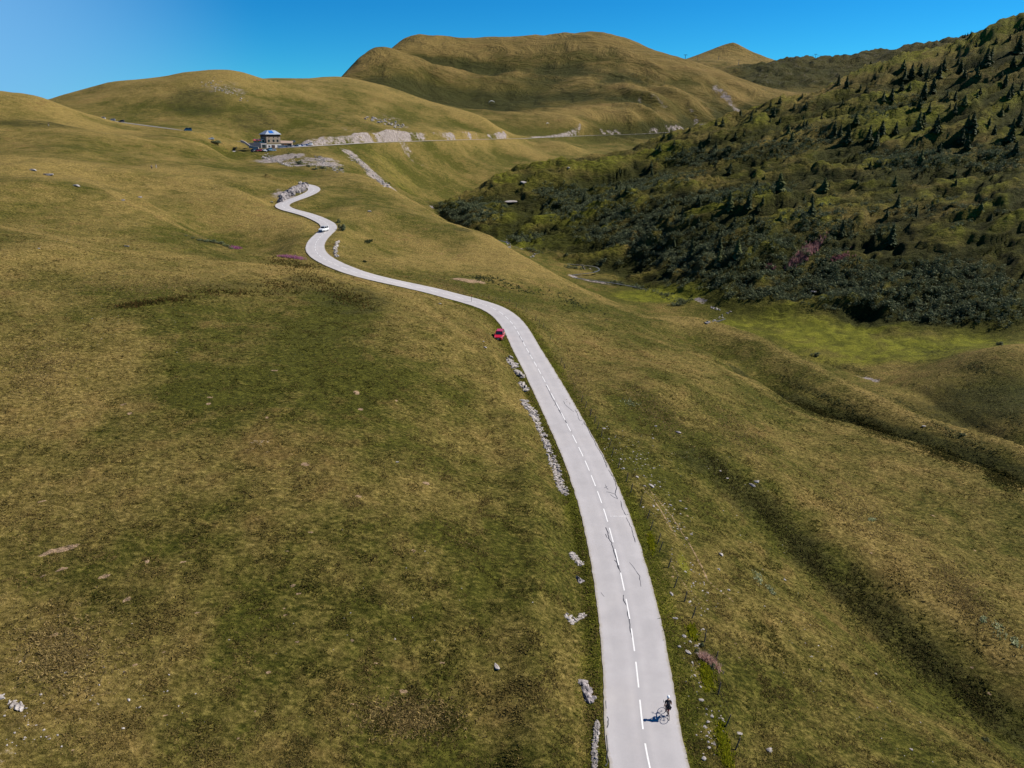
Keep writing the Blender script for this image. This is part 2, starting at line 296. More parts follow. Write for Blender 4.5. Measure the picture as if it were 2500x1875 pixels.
amp_road = sstep(4, 16, rd_d)*sstep(3, 12, pr_d)
Z = Z0 + detail*amp_road
# flatten under / beside the roads
def carve(Z, d, zr, half, blend, drop):
    k = sstep(half+0.6, half+blend, d); return (zr-drop)*(1-k) + Z*k
# banks: left of the near road a cut bank with a ditch
sidx = np.abs(rd_s)
leftside = (rd_s < 0)
hid0 = int(np.argmin(np.hypot(RD[:,0]-Pz(738,449,20)[0], RD[:,1]-Pz(738,449,20)[1]))) + 6; hid1 = int(np.argmin(np.hypot(RD[:,0]-Pz(549,376,31.3)[0], RD[:,1]-Pz(549,376,31.3)[1])))
visr = 1.0*((sidx <= hid0+4) | (sidx >= hid1-2))
DROP = .04 + .26*sstep(90, 330, R)
Z = np.where(visr > 0, carve(Z, rd_d, rd_z, 3.0, 6.5, DROP), Z)
pad0 = P(655,361,522); pk = sstep(15, 26, np.hypot(X-pad0[0], Y-pad0[1])); Z = Z*pk + (1-pk)*(pad0[2])
pad1 = P(725,358,515); pk = sstep(14, 20, np.abs(X-pad1[0]))*1.0; pk = np.maximum(pk, sstep(7, 12, np.abs(Y-pad1[1]-3))); Z = Z*pk + (1-pk)*(np.where(rd_d<16, rd_z-DROP, pad1[2]))
bank = np.where(leftside & (sidx > 8) & (sidx < 170), np.exp(-((rd_d-8.2)/2.4)**2)*1.0, 0)
Z = Z + bank*(0.5+1.2*fbm(X/7, Y/7, 71, 3))*sstep(8, 25, sidx)*(1-sstep(105, 125, sidx))
ditch = np.where(leftside & (sidx < 110), -0.35*np.exp(-((rd_d-4.3)/0.8)**2), 0)
Z = Z + ditch
berm = np.where((sidx > hid0-16) & (sidx < hid0+8), 2.2*np.exp(-((rd_d-6.8)/2.2)**2), 0)*leftside; Z = Z + berm
# rock cutting above the far road
cs0 = int(np.argmin(np.hypot(RD[:,0]-P(735,357,515)[0], RD[:,1]-P(735,357,515)[1]))); cs1 = int(np.argmin(np.hypot(RD[:,0]-P(1255,338,890)[0], RD[:,1]-P(1255,338,890)[1])))
Z = carve(Z, pr_d, pr_z, 2.6, 5.0, 0.10)
Z = Z - 0.7*np.exp(-(st_d/2.2)**2)
cut = np.where(leftside & (sidx > cs0) & (sidx < cs1), sstep(4.2, 7.5, rd_d)*(1-sstep(9, 16, rd_d))*(3.6+2.2*fbm(X/25,Y/25,78,2)), 0)*(1-sstep(cs0+170, cs1, sidx)*.5)*(sstep(cs0, cs0+25, sidx))
Z = Z + cut*(1+.35*fbm(X/9,Y/9,77,3))
def height(x, y):
    az = np.arctan2(x, y); lg = np.log(np.maximum(np.hypot(x, y), 13.1))
    j = np.clip(np.searchsorted(As, az)-1, 0, len(As)-2); i = np.clip(np.searchsorted(Ls, lg)-1, 0, len(Ls)-2)
    ta = np.clip((az-As[j])/(As[j+1]-As[j]), 0, 1); tl = np.clip((lg-Ls[i])/(Ls[i+1]-Ls[i]), 0, 1)
    return (Z[i,j]*(1-ta)+Z[i,j+1]*ta)*(1-tl) + (Z[i+1,j]*(1-ta)+Z[i+1,j+1]*ta)*tl
def hit(px, py, dmin=20):
    """where the photo's pixel meets the built ground (a real world point)"""
    D = np.exp(np.linspace(math.log(dmin), math.log(6000), 3500)); v = (py-937.5)/FPX; u = (px-1250)/FPX
    x = D*u; y = D*(CT-v*ST); z = CAMZ - D*(ST+v*CT); g = height(x, y); k = np.nonzero(z < g)[0]
    if not len(k): return None
    k = k[0]; return Vector((x[k], y[k], float(height(x[k], y[k]))))
# ------------------------------------------------------------------ material helpers
class NT:
    def __init__(s, name):
        s.m = bpy.data.materials.new(name); s.m.use_nodes = True; s.t = s.m.node_tree; s.n = s.t.nodes
        s.b = s.n['Principled BSDF']; s.out = s.n['Material Output']; s.tc = None
        s.b.inputs['Roughness'].default_value = .9; s.b.inputs['Specular IOR Level'].default_value = .2
    def new(s, t, ins=None, **k):
        n = s.n.new(t)
        for a, b in k.items(): setattr(n, a, b)
        for a, b in (ins or {}).items():
            if hasattr(b, 'is_linked') or hasattr(b, 'links'): s.t.links.new(b, n.inputs[a])
            else: n.inputs[a].default_value = b
        return n
    def link(s, a, b): s.t.links.new(a, b)
    def coord(s):
        if not s.tc: s.tc = s.new('ShaderNodeTexCoord').outputs['Object']
        return s.tc
    def noise(s, scale, detail=4, rough=.55, vec=None, stretch=None, dist=0):
        v = vec or s.coord()
        if stretch: v = s.new('ShaderNodeMapping', {'Vector': v, 'Scale': stretch}).outputs[0]
        return s.new('ShaderNodeTexNoise', {'Vector': v, 'Scale': scale, 'Detail': detail, 'Roughness': rough, 'Distortion': dist}).outputs['Fac']
    def rng(s, v, a, b, c=0., d=1.):
        return s.new('ShaderNodeMapRange', {'Value': v, 'From Min': a, 'From Max': b, 'To Min': c, 'To Max': d}).outputs[0]
    def math(s, op, a, b=None):
        ins = {0: a}
        if b is not None: ins[1] = b
        return s.new('ShaderNodeMath', ins, operation=op).outputs[0]
    def mix(s, f, a, b, mode='MIX'):
        n = s.new('ShaderNodeMix', data_type='RGBA', blend_type=mode)
        for sock, v in ((n.inputs[0], f), (n.inputs[6], a), (n.inputs[7], b)):
            if hasattr(v, 'links'): s.link(v, sock)
            elif isinstance(v, (tuple, list)): sock.default_value = (*v, 1) if len(v) == 3 else v
            else: sock.default_value = v
        return n.outputs[2]
    def bump(s, h, dist, strength=1.0, prev=None):
        ins = {'Height': h, 'Distance': dist, 'Strength': strength}
        if prev: ins['Normal'] = prev
        return s.new('ShaderNodeBump', ins).outputs[0]
    def done(s, color=None, normal=None, rough=None):
        if color is not None:
            if hasattr(color, 'links'): s.link(color, s.b.inputs['Base Color'])
            else: s.b.inputs['Base Color'].default_value = (*color, 1)
        if normal is not None: s.link(normal, s.b.inputs['Normal'])
        if rough is not None: s.b.inputs['Roughness'].default_value = rough
        return s.m
def simple(name, col, rough=.7, spec=.3, metal=0, var=.18, scale=3):
    m = NT(name); n = m.noise(scale, 3)
    lo = tuple(c*(1-var) for c in col); hi = tuple(min(1, c*(1+var)) for c in col)
    m.done(m.mix(m.rng(n, .3, .7), lo, hi), None, rough); m.b.inputs['Specular IOR Level'].default_value = spec; m.b.inputs['Metallic'].default_value = metal
    return m.m
# ------------------------------------------------------------------ object helpers
def tag(o, label=None, cat=None, group=None, kind=None):
    for k, v in (('label', label), ('category', cat), ('group', group), ('kind', kind)):
        if v: o[k] = v
    return o
def mesh_np(name, verts, faces, mat, parent=None, smooth_=False, attrs=None, fs=None):
    """faces: (n,3|4) int array"""
    me = bpy.data.meshes.new(name); verts = np.asarray(verts, np.float32); faces = np.asarray(faces, np.int32)
    k = faces.shape[1]
    me.vertices.add(len(verts)); me.vertices.foreach_set('co', verts.ravel())
    me.loops.add(faces.size); me.loops.foreach_set('vertex_index', faces.ravel())
    me.polygons.add(len(faces)); me.polygons.foreach_set('loop_start', np.arange(0, faces.size, k, dtype=np.int32))
    me.polygons.foreach_set('loop_total', np.full(len(faces), k, np.int32))
    me.polygons.foreach_set('use_smooth', np.full(len(faces), bool(smooth_)))
    me.update(calc_edges=True)
    for nm, a in (attrs or {}).items():
        c = me.color_attributes.new(nm, 'FLOAT_COLOR', 'POINT'); c.data.foreach_set('color', np.asarray(a, np.float32).ravel())
    for m_ in (mat if isinstance(mat, list) else [mat]): me.materials.append(m_)
    o = bpy.data.objects.new(name, me); COL.objects.link(o)
    if parent: o.parent = parent
    return o
# ------------------------------------------------------------------ ground zones (world space ellipses and strips in azimuth / log range)
def uv_of(px, py):
    h = hit(px, py); return (math.atan2(h.x, h.y), math.log(math.hypot(h.x, h.y))) if h else None
def blob(px, py, rx, ry, rot=0, soft=.5):
    """ellipse on the ground given by where its centre and its extent meet the ground"""
    c = uv_of(px, py)
    if not c: return np.zeros(X.shape)
    lo = uv_of(px, py+ry); hi = uv_of(px, py-ry)
    ls = [abs(q[1]-c[1]) for q in (lo, hi) if q]
    rl = min(max(min(ls), 1e-3), 4*min(ls)+.01) if ls else .05
    ra = rx/FPX; a = (AZ-c[0]); l = (LG-c[1])
    if rot and False:   # shear along the slope direction: a point dx pixels right lies dx*rot pixels lower
        q = uv_of(px+rx*.5, py+rx*.5*rot)
        if q: l = l - a*(q[1]-c[1])/(q[0]-c[0]+1e-9)
    d = np.sqrt((a/ra)**2 + (l/rl)**2); return 1-sstep(1-soft, 1+soft, d)
def strip(pts, wpx, soft=1.0):
    """line of ground points, width in photo pixels at each point's own distance"""
    q = [hit(*p) for p in pts]; q = [h for h in q if h]; m = np.zeros(X.shape)
    for a, b in zip(q[:-1], q[1:]):
        ra = math.hypot(a.x, a.y); wm = wpx*ra/FPX; e = (b-a); l2 = e.x**2+e.y**2+1e-9
        t = np.clip(((X-a.x)*e.x+(Y-a.y)*e.y)/l2, 0, 1); d = np.hypot(X-a.x-t*e.x, Y-a.y-t*e.y)
        m = np.maximum(m, 1-sstep(wm*(1-soft*.5), wm*(1+soft), d))
    return m
def mx(*a):
    r = a[0]
    for b in a[1:]: r = np.maximum(r, b)
    return r
ZW = boxb(Z/R, 2); CV3 = ZW - boxb(boxb(ZW, 8), 8); CV4 = ZW - boxb(boxb(ZW, 22), 22)
dry_l = 0
dry = np.clip(CV3*np.where(R > 800, 160, 60), -1, 1)*.35*sstep(150, 350, R) + np.clip(CV4*60, -1, 1)*.28*FARM + np.clip(CURV*28, -1, 1)*.5 + np.clip(CURV2*90, -1, 1)*.35 + .42
dry = dry + .46*fbm(X/30, Y/30, 81, 4) + .2*fbm(X/7, Y/10, 85, 3) + .12*sstep(300, 900, R) + FARM*(.6*fbm(X/160, Y/160, 83, 4)-.14) - RH*.08
dry = dry + .35*mx(blob(300,450,330,70), blob(900,600,260,90), blob(1150,640,200,60), blob(100,280,200,60), blob(1000,730,150,50), blob(330,640,300,40))
R1p=[p[:2] for p in R1L]; R2p=[p[:2] for p in R2L]; R3p=[p[:2] for p in R3L]
dry = dry + .4*mx(strip(R1p, 7), strip(R2p, 7), strip(R3p, 9))
dry = dry - .35*mx(blob(600,1250,700,480,0,1), blob(850,900,330,200,0,1))*(.7+.8*fbm(X/12,Y/12,82,3))*.7
dry = dry + .25*mx(blob(60,900,220,200), blob(100,1700,350,250), strip([(640,655),(760,655),(900,690),(1000,720),(1080,780),(1150,850)], 16), strip([(1062,533),(1198,590),(1333,669),(1458,725),(1582,776),(1729,794),(1853,828),(1989,895),(2147,979),(2328,1053),(2500,1099)], 9),
    strip([(1548,810),(1763,896),(1921,997),(2091,1054),(2260,1105),(2500,1195)], 9), strip([(1500,900),(1780,1085),(2000,1240),(2250,1430),(2500,1610)], 40), strip([(111,247),(160,274),(215,304),(330,337),(430,348)], 10)*1.3)
lush_lit = mx(RH*np.clip(.25+.5*fbm(X/28,Y/20,97,3)+.5*np.clip(CV3*110,-1,1),0,.75), blob(2100,830,340,72,0,.8)*(.85+.5*fbm(X/14,Y/10,98,3)), blob(1300,590,140,22), blob(1620,720,120,22), blob(1640,610,150,18), blob(900,400,40,12)*.35, blob(960,420,70,40)*.4, blob(1250,440,150,40)*.5, blob(1400,800,40,20)*.0,  # right hillside: convex ledges greened to look sunlit; the rest is lush grass
    blob(2200,300,130,50)*.8, blob(1650,840,20,10)*0)
verge = np.where(rd_d < 9, 1-sstep(3.2, 6.5, rd_d), 0)*(1-sstep(150, 250, R)*.6)
lush_lit = mx(lush_lit, verge*(.55+.5*fbm(X/3, Y/5, 91, 2)))
rvs = np.where((rd_s > 0) & (rd_d > 5), np.exp(-((rd_d-7.6)/1.1)**2), 0)*sstep(.1, .5, fbm(X/4, Y/9, 93, 2))*(sidx < 95); lush_lit = mx(lush_lit, rvs*1.0)
scree = mx(blob(690,385,55,8), blob(780,395,55,14), blob(660,392,40,8), blob(720,400,30,8), strip([(850,370),(880,395),(915,425),(950,455)], 16),
    blob(550,215,50,22)*.55, blob(700,185,20,10)*0, blob(960,300,45,22)*.45, blob(1000,380,45,22,.6)*.6, blob(845,300,50,25)*.35, strip([(1590,230),(1608,243),(1622,262)], 8)*.8, strip([(1745,212),(1765,228),(1785,250),(1800,270)], 9)*.9, strip([(1680,262),(1700,290),(1715,312)], 5)*.7, strip([(1560,235),(1580,262),(1600,290)], 4)*.6,
    h4*.36, blob(700,478,36,16)*.9, blob(790,600,14,30)*0, blob(843,595,16,30)*.55, blob(740,455,10,8)*.6, blob(380,405,30,8)*.3,
    strip([(852,372),(900,410),(940,448)], 12)*.9, blob(800,112,1,1)*0, blob(10,1720,60,30)*.5, blob(60,1830,110,30)*.5, blob(90,1760,60,40)*.3)
cutm = np.where(leftside & (sidx > cs0+5) & (sidx < cs1+10), sstep(3.6, 4.6, rd_d)*(1-sstep(9, 13, rd_d)), 0); cutm = cutm*(1-.55*sstep(cs0+150, cs0+230, sidx)*(fbm(X/12,Y/12,88,2)<.15))
cutm = cutm*(.78+.7*fbm(X/7, Y/7, 188, 3)); scree = mx(scree*(.72+.45*fbm(X/12,Y/12,189,3)), cutm)
cut2 = np.where(leftside & (sidx > cs1+60), sstep(3.6, 5, rd_d)*(1-sstep(10, 15, rd_d)), 0)*sstep(-.1,.2,fbm(X/40,Y/40,87,2)); scree = mx(scree, cut2*.8)
gorge = 1-sstep(.8, 2.2, st_d); scree = mx(scree, .75*gorge*sstep(0, .5, fbm(X/14, Y/14, 89, 2)))
heath = mx(RH*(.60+.55*fbm(xr/34, yr/13, 95, 3)-.55*np.clip(CV3*110,-1,1)+.06-.24*sstep(5,60,Z)), FARM*(.42+.5*fbm(X/120,Y/120,84,4)-.7*np.clip(CV4*60,-1,1)-.5*np.clip(CV3*160,-1,1))*(1-sstep(1900,2100,R)),  (.42*np.exp(-((X-P(2150,900,0)[0])/1e9)**2)*0), blob(2450,985,170,75,0,.8)*.8, strip([(1700,1120),(1870,1250),(2080,1440),(2330,1660),(2520,1810)], 62, 1.6)*.62, strip([(1800,905),(1960,985),(2120,1040),(2300,1092),(2500,1165)], 24, 1.2)*.8,  # right-hillside hollows, its foot and the gully strips: painted shade over real heath
    blob(300,290,90,0.1)*0, blob(90,300,110,14,.15)*.6, blob(480,250,70,45)*.6, blob(620,300,60,30)*.55, blob(250,210,50,10)*.4, blob(1200,190,200,30)*.35, blob(1250,260,140,40)*.35, h4*.95, blob(520,590,90,14,.25)*.5, blob(820,600,1,1)*0,
    blob(860,730,120,50)*.55, blob(780,700,120,35)*.5, blob(600,700,200,18)*.45, blob(1500,690,120,10)*.6, blob(1130,560,30,8)*.6)
soil = mx(RH*.18, blob(1100,620,60,6)*.4, blob(1133,683,35,6)*.9, blob(1165,687,25,4)*.8)
rr9 = random.Random(44); extra = [(rr9.uniform(20, 1150), 900+975*rr9.random()**.8, rr9.uniform(4, 9), rr9.uniform(2, 4)) for _ in range(34)]+[(rr9.uniform(1500, 2450), rr9.uniform(1250, 1850), rr9.uniform(3, 7), rr9.uniform(2, 3)) for _ in range(14)]
soilpatch = [(875,1212,9,4),(700,1345,8,4),(715,1430,10,5),(730,1450,8,4),(860,1565,10,5),(310,1465,11,6),(400,1590,11,3),(145,1345,45,7),(150,1390,14,7),(255,1410,14,7),(655,1645,12,4),(985,1690,14,7),(725,1570,9,4),(130,1552,12,5),(860,1720,7,5),(745,1135,12,5),
   (870,960,9,5),(1010,1345,6,4),(745,1133,12,4),(880,1000,8,4),(670,905,9,3),(1040,1180,10,5),(1000,1740,6,4),(760,1820,7,3)]
for x_, y_, a_, b_ in soilpatch+extra: soil = mx(soil, blob(x_, y_, a_, b_, 0, .35))
track = mx(strip([(1580,1190),(1640,1260),(1690,1340),(1730,1420),(1790,1470)], 2.2), strip([(1560,1180),(1610,1240),(1650,1310)], 2), strip([(1640,1380),(1680,1440),(1730,1490)], 2), strip([(255,1400),(300,1450),(400,1500),(480,1540),(520,1580)], 2)*.5)
soil = mx(soil, track*.9)
c4 = lambda a, b, c, d: np.stack([np.clip(a,0,1), np.clip(b,0,1), np.clip(c,0,1), np.clip(d,0,1)], -1).reshape(-1, 4)
ZA = c4(dry, lush_lit, scree, heath); ZB = c4(soil, RH, nearm, FARM)
nr, nc = X.shape
idx = np.arange(nr*nc).reshape(nr, nc)
F = np.stack([idx[:-1,:-1], idx[:-1,1:], idx[1:,1:], idx[1:,:-1]], -1).reshape(-1, 4)
# ------------------------------------------------------------------ ground material
g = NT('mountain_grass')
at = g.new('ShaderNodeAttribute', attribute_name='zoneA'); sp = g.new('ShaderNodeSeparateColor', {'Color': at.outputs['Color']})
a_dry, a_lush_lit, a_scr = sp.outputs[0], sp.outputs[1], sp.outputs[2]; a_heath_shade = at.outputs['Alpha']
bt = g.new('ShaderNodeAttribute', attribute_name='zoneB'); sb = g.new('ShaderNodeSeparateColor', {'Color': bt.outputs['Color']})
a_soil, a_rh, a_near = sb.outputs[0], sb.outputs[1], sb.outputs[2]
nL = g.noise(.035, 6, .6, stretch=(1,1,2)); nM = g.noise(.22, 7, .62, stretch=(1,1,2.2), dist=.4); nS = g.noise(1.7, 6, .7, stretch=(1,1.5,1.5)); nT = g.noise(7.5, 3, .7, stretch=(1.2,1,1))
def sub(a, b): return g.math('SUBTRACT', a, b)
def add(a, b): return g.math('ADD', a, b)
def mul(a, b): return g.math('MULTIPLY', a, b)
a_far = bt.outputs['Alpha']; nX = g.noise(.011, 9, .66, stretch=(1,1,1.6), dist=.8)
dr = add(a_dry, add(mul(mul(sub(nX, .5), 2.0), a_far), 0.0)); dr = add(dr, add(mul(sub(nL, .5), .9), add(mul(sub(nM, .5), 1.3), mul(sub(nS, .5), .9))))
cgreen = g.mix(g.rng(nS, .3, .7), (.017, .021, .003), (.078, .074, .012))
ctan = g.mix(g.rng(nS, .3, .7), (.105, .075, .016), (.218, .160, .055))
col = g.mix(g.rng(dr, .22, 1.0), cgreen, ctan)
rust = g.rng(add(add(nM, mul(mul(sub(nX, .5), .9), a_far)), mul(sub(nL,.5), .8)), .58, .78)
col = g.mix(mul(rust, .42), col, (.075, .040, .014))
lf = g.rng(add(a_lush_lit, mul(sub(nM, .5), .9)), .35, .8)
clush = g.mix(g.rng(nM, .35, .65), (.055, .061, .007), (.135, .136, .014))
col = g.mix(mul(lf, .9), col, clush)
hf = g.rng(add(a_heath_shade, add(mul(sub(nM, .5), 1.2), mul(sub(nS, .5), .5))), .38, .72)
col = g.mix(mul(a_far, .38), col, g.mix(g.rng(nX, .35, .65), (.055, .042, .012), (.15, .098, .035)))
cheath = g.mix(g.rng(nS, .35, .65), (.008, .011, .003), (.040, .042, .010))
col = g.mix(mul(hf, .85), col, cheath)
sf = g.rng(add(a_soil, add(mul(sub(nS, .5), 1.7), mul(sub(nM, .5), .8))), .55, .8)
col = g.mix(mul(sf, .85), col, g.mix(nT, (.16, .105, .06), (.34, .235, .16)))
rk = g.rng(add(a_scr, add(mul(sub(nM, .5), 1.5), add(mul(sub(nL, .5), .9), mul(sub(nS, .5), 1.1)))), .50, .74)
crock = g.mix(g.rng(g.noise(.9, 8, .75, stretch=(1,1,.35)), .35, .66), (.075, .062, .060), (.35, .305, .275))
col = g.mix(rk, col, crock)
# fine grain (blades and their small gaps) and pale flecks
nQ = g.noise(.62, 7, .72, stretch=(.8,1.7,1.7), dist=.5)
gr = mul(mul(g.rng(nT, .25, .75, .5, 1.5), g.rng(nS, .3, .7, .72, 1.28)), g.rng(nQ, .3, .7, .70, 1.30))
gm = g.new('ShaderNodeCombineColor', {0: gr, 1: gr, 2: gr}).outputs[0]
col = g.mix(1.0, col, gm, 'MULTIPLY')
bm1 = g.bump(nS, .35, .9); bm2 = g.bump(nT, .10, .8, bm1); bm3 = g.bump(nM, 1.1, .7, bm2); rhn = g.noise(.26, 6, .68, stretch=(.55,1.5,1.5), dist=.6); bm3 = g.bump(mul(rhn, a_rh), 3.4, 1.0, bm3); bm3 = g.bump(mul(nX, a_far), 30.0, .8, bm3)
g.done(col, bm3, .95); g.b.inputs['Specular IOR Level'].default_value = .05
ground = mesh_np('ground', np.stack([X, Y, Z], -1).reshape(-1, 3), F, g.m, smooth_=True, attrs={'zoneA': ZA, 'zoneB': ZB})
tag(ground, kind='structure')
# ------------------------------------------------------------------ roads
def ribbon(name, line, half, lift, mat, z_edge=0, jag=0, thick=.12, wear=False):
    p = np.asarray(line); t = np.gradient(p[:, :2], axis=0); t /= np.linalg.norm(t, axis=1)[:, None]+1e-9; nrm = np.stack([t[:,1], -t[:,0]], 1)
    hl = half + jag*vn(np.arange(len(p))*.83, np.zeros(len(p)), 5) ; hr = half + jag*vn(np.arange(len(p))*.83, np.zeros(len(p))+9, 6)
    offs = [(-hl, -thick)]+[(f_*(hl if f_ < 0 else hr), .02*(1-abs(f_))) for f_ in np.linspace(-1, 1, 13)]+[(hr, -thick)]
    vs = []
    for o, dz in offs:
        q = np.empty((len(p), 3)); q[:, :2] = p[:, :2] + nrm*np.asarray(o)[:, None]; q[:, 2] = p[:, 2] + lift + dz; vs.append(q)
    v = np.stack(vs, 1).reshape(-1, 3); k = len(offs); i = np.arange(len(p)*k).reshape(len(p), k)
    f = np.stack([i[:-1,:-1], i[:-1,1:], i[1:,1:], i[1:,:-1]], -1).reshape(-1, 4)
    across = np.array([-1]+list(np.linspace(-1, 1, 13))+[1]); cc = np.zeros((len(p), k, 4)); cc[:, :, 0] = across*.5+.5; cc[:, :, 3] = 1
    return mesh_np(name, v, f, mat, attrs={'across': cc.reshape(-1, 4)})
asp = NT('pale_asphalt')
n1 = asp.noise(.35, 5, .6); n2 = asp.noise(14, 4, .7); n3 = asp.noise(60, 2, .6)
c = asp.mix(asp.rng(n1, .3, .7), (.318, .302, .304), (.388, .370, .370)); c = asp.mix(asp.rng(n2, .3, .75, 0, .35), c, (.23,.22,.225)); c = asp.mix(asp.rng(n3, .62, .7, 0, .5), c, (.43, .41, .42))
wh = asp.noise(.12, 3, .6); c = asp.mix(asp.rng(wh, .5, .68, 0, .35), c, (.40,.37,.35)); av = asp.new('ShaderNodeAttribute', attribute_name='across'); ax = asp.math('ABSOLUTE', asp.math('SUBTRACT', asp.new('ShaderNodeSeparateColor', {'Color': av.outputs['Color']}).outputs[0], .5))
trk = asp.math('ABSOLUTE', asp.math('SUBTRACT', ax, .25)); trk = asp.rng(trk, .06, .14, 1, 0); n4 = asp.noise(.5, 4, .6)
c = asp.mix(asp.math('MULTIPLY', asp.rng(trk, 0, 1), asp.rng(n4, .3, .7, .1, .5)), c, (.27,.26,.262)); c = asp.mix(asp.rng(ax, .02, .09, .35, 0), c, (.25,.245,.25))
ed = asp.math('ADD', ax, asp.math('MULTIPLY', asp.math('SUBTRACT', asp.noise(2.5, 5, .7), .5), .10)); c = asp.mix(asp.rng(ed, .455, .50, 0, .8), c, (.24,.21,.16))
asp.done(c, asp.bump(n3, .01, .5), .85)
RD2 = resample(RD, .5)
tt = np.gradient(RD2[:, :2], axis=0); road_w = 2.9
i0 = int(np.argmin(np.hypot(RD2[:,0]-RD[hid0,0], RD2[:,1]-RD[hid0,1]))); i1 = int(np.argmin(np.hypot(RD2[:,0]-RD[hid1,0], RD2[:,1]-RD[hid1,1])))
road = ribbon('road', RD2[:i0], 2.9, 0, asp.m, jag=.06); tag(road, kind='structure')
road2 = ribbon('road', RD2[i1:], 2.9, 0.05, asp.m, jag=.06); tag(road2, kind='structure')
proad = ribbon('pass_road', PR, 2.4, 0, simple('dark_asphalt', (.14,.14,.13)), jag=.1); tag(proad, kind='structure')
# ------------------------------------------------------------------ mesh builder
class MB:
    def __init__(s): s.v = []; s.f = []
    def add(s, vs, fs):
        o = len(s.v); s.v += [tuple(v) for v in vs]; s.f += [tuple(i+o for i in f) for f in fs]; return s
    def box(s, c, d, rz=0, taper=1.0):
        x, y, z = d[0]/2, d[1]/2, d[2]/2; ca, sa = math.cos(rz), math.sin(rz); vs = []
        for k in (-1, 1):
            t = taper if k > 0 else 1
            for a, b in ((-1,-1),(1,-1),(1,1),(-1,1)):
                px, py = a*x*t, b*y*t; vs.append((c[0]+px*ca-py*sa, c[1]+px*sa+py*ca, c[2]+k*z))
        return s.add(vs, [(3,2,1,0),(4,5,6,7),(0,1,5,4),(1,2,6,5),(2,3,7,6),(3,0,4,7)])
    def prism(s, poly, z0, z1):
        n = len(poly); return s.add([(x,y,z0) for x,y in poly]+[(x,y,z1) for x,y in poly], [tuple(range(n))[::-1], tuple(range(n,2*n))]+[(i,(i+1)%n,n+(i+1)%n,n+i) for i in range(n)])
    def tube(s, pts, r, seg=6, cap=True, closed=False):
        pts = [Vector(p) for p in pts]; n = len(pts); rr = r if isinstance(r, (list, tuple)) else [r]*n; vs = []
        up = None
        for i, p in enumerate(pts):
            a = pts[(i-1) % n] if (closed or i > 0) else p; b = pts[(i+1) % n] if (closed or i < n-1) else p
            t = (b-a).normalized()
            if up is None: up = t.orthogonal().normalized()
            u = (up - t*up.dot(t)).normalized(); up = u; w_ = t.cross(u)
            for k in range(seg):
                q = 2*math.pi*k/seg; vs.append(p + (u*math.cos(q)+w_*math.sin(q))*rr[i])
        fs = []
        for i in range(n if closed else n-1):
            j = (i+1) % n
            for k in range(seg): l = (k+1) % seg; fs.append((i*seg+k, i*seg+l, j*seg+l, j*seg+k))
        if cap and not closed: fs += [tuple(range(seg))[::-1], tuple(range((n-1)*seg, n*seg))]
        return s.add(vs, fs)
    def ring(s, c, r, rt, ax='x', seg=28, ts=6):
        pts = []
        for k in range(seg):
            q = 2*math.pi*k/seg; a, b = r*math.cos(q), r*math.sin(q)
            pts.append((c[0], c[1]+a, c[2]+b) if ax == 'x' else (c[0]+a, c[1]+b, c[2]) if ax == 'z' else (c[0]+a, c[1], c[2]+b))
        return s.tube(pts, rt, ts, closed=True)
    def disc(s, c, r, w_, ax='x', seg=18):
        d = Vector((w_/2,0,0)) if ax == 'x' else Vector((0,w_/2,0)) if ax == 'y' else Vector((0,0,w_/2)); c = Vector(c)
        return s.tube([c-d, c+d], r, seg)
    def sphere(s, c, r, seg=12, rings=8, sq=(1,1,1)):
        vs = [(c[0], c[1], c[2]-r*sq[2])]; fs = []
        for i in range(1, rings):
            p = math.pi*i/rings
            for k in range(seg): q = 2*math.pi*k/seg; vs.append((c[0]+r*sq[0]*math.sin(p)*math.cos(q), c[1]+r*sq[1]*math.sin(p)*math.sin(q), c[2]-r*sq[2]*math.cos(p)))
        vs.append((c[0], c[1], c[2]+r*sq[2])); L = len(vs)-1
        for k in range(seg):
            l = (k+1) % seg; fs.append((0, 1+l, 1+k)); fs.append((L, L-seg+k, L-seg+l))
            for i in range(rings-2): a = 1+i*seg; fs.append((a+k, a+l, a+seg+l, a+seg+k))
        return s.add(vs, fs)
    def build(s, name, mat, parent=None, sm=False):
        me = bpy.data.meshes.new(name); me.from_pydata(s.v, [], s.f); me.materials.append(mat)
        me.polygons.foreach_set('use_smooth', [sm]*len(me.polygons)); me.update()
        o = bpy.data.objects.new(name, me); COL.objects.link(o)
        if parent: o.parent = parent
        return o
def empty(name, loc=(0,0,0), rz=0, **k):
    o = bpy.data.objects.new(name, None); COL.objects.link(o); o.location = loc; o.rotation_euler = (0, 0, rz); o.empty_display_size = .3; tag(o, **k); return o
def copy_tree(o, parent=None):
    c = o.copy(); COL.objects.link(c); c.parent = parent
    for ch in list(KIDS.get(o.name, [])) or [q for q in bpy.data.objects if q.parent == o]: copy_tree(ch, c)
    return c
KIDS = {}
def gz(x, y): return float(height(np.array([x]), np.array([y]))[0])
def road_frame(px, py):
    h = hit(px, py); i = int(np.argmin(np.hypot(RD[:,0]-h.x, RD[:,1]-h.y))); i = min(max(i, 1), len(RD)-2); t = RD[i+1]-RD[i-1]
    return h, i, math.atan2(t[1], t[0])
def Dof(h): return proj(h.x, h.y, h.z)[2]
ORD = ['first','second','third','fourth','fifth','sixth','seventh','eighth','ninth','tenth','eleventh','twelfth','thirteenth','fourteenth','fifteenth','sixteenth','seventeenth','eighteenth','nineteenth','twentieth']
def ordl(k, n):
    if n == 1: return ''
    if k == 0: return 'leftmost'
    if k == n-1: return 'rightmost'
    return ORD[k]+' from the left' if k < len(ORD) else '%dth from the left' % (k+1)
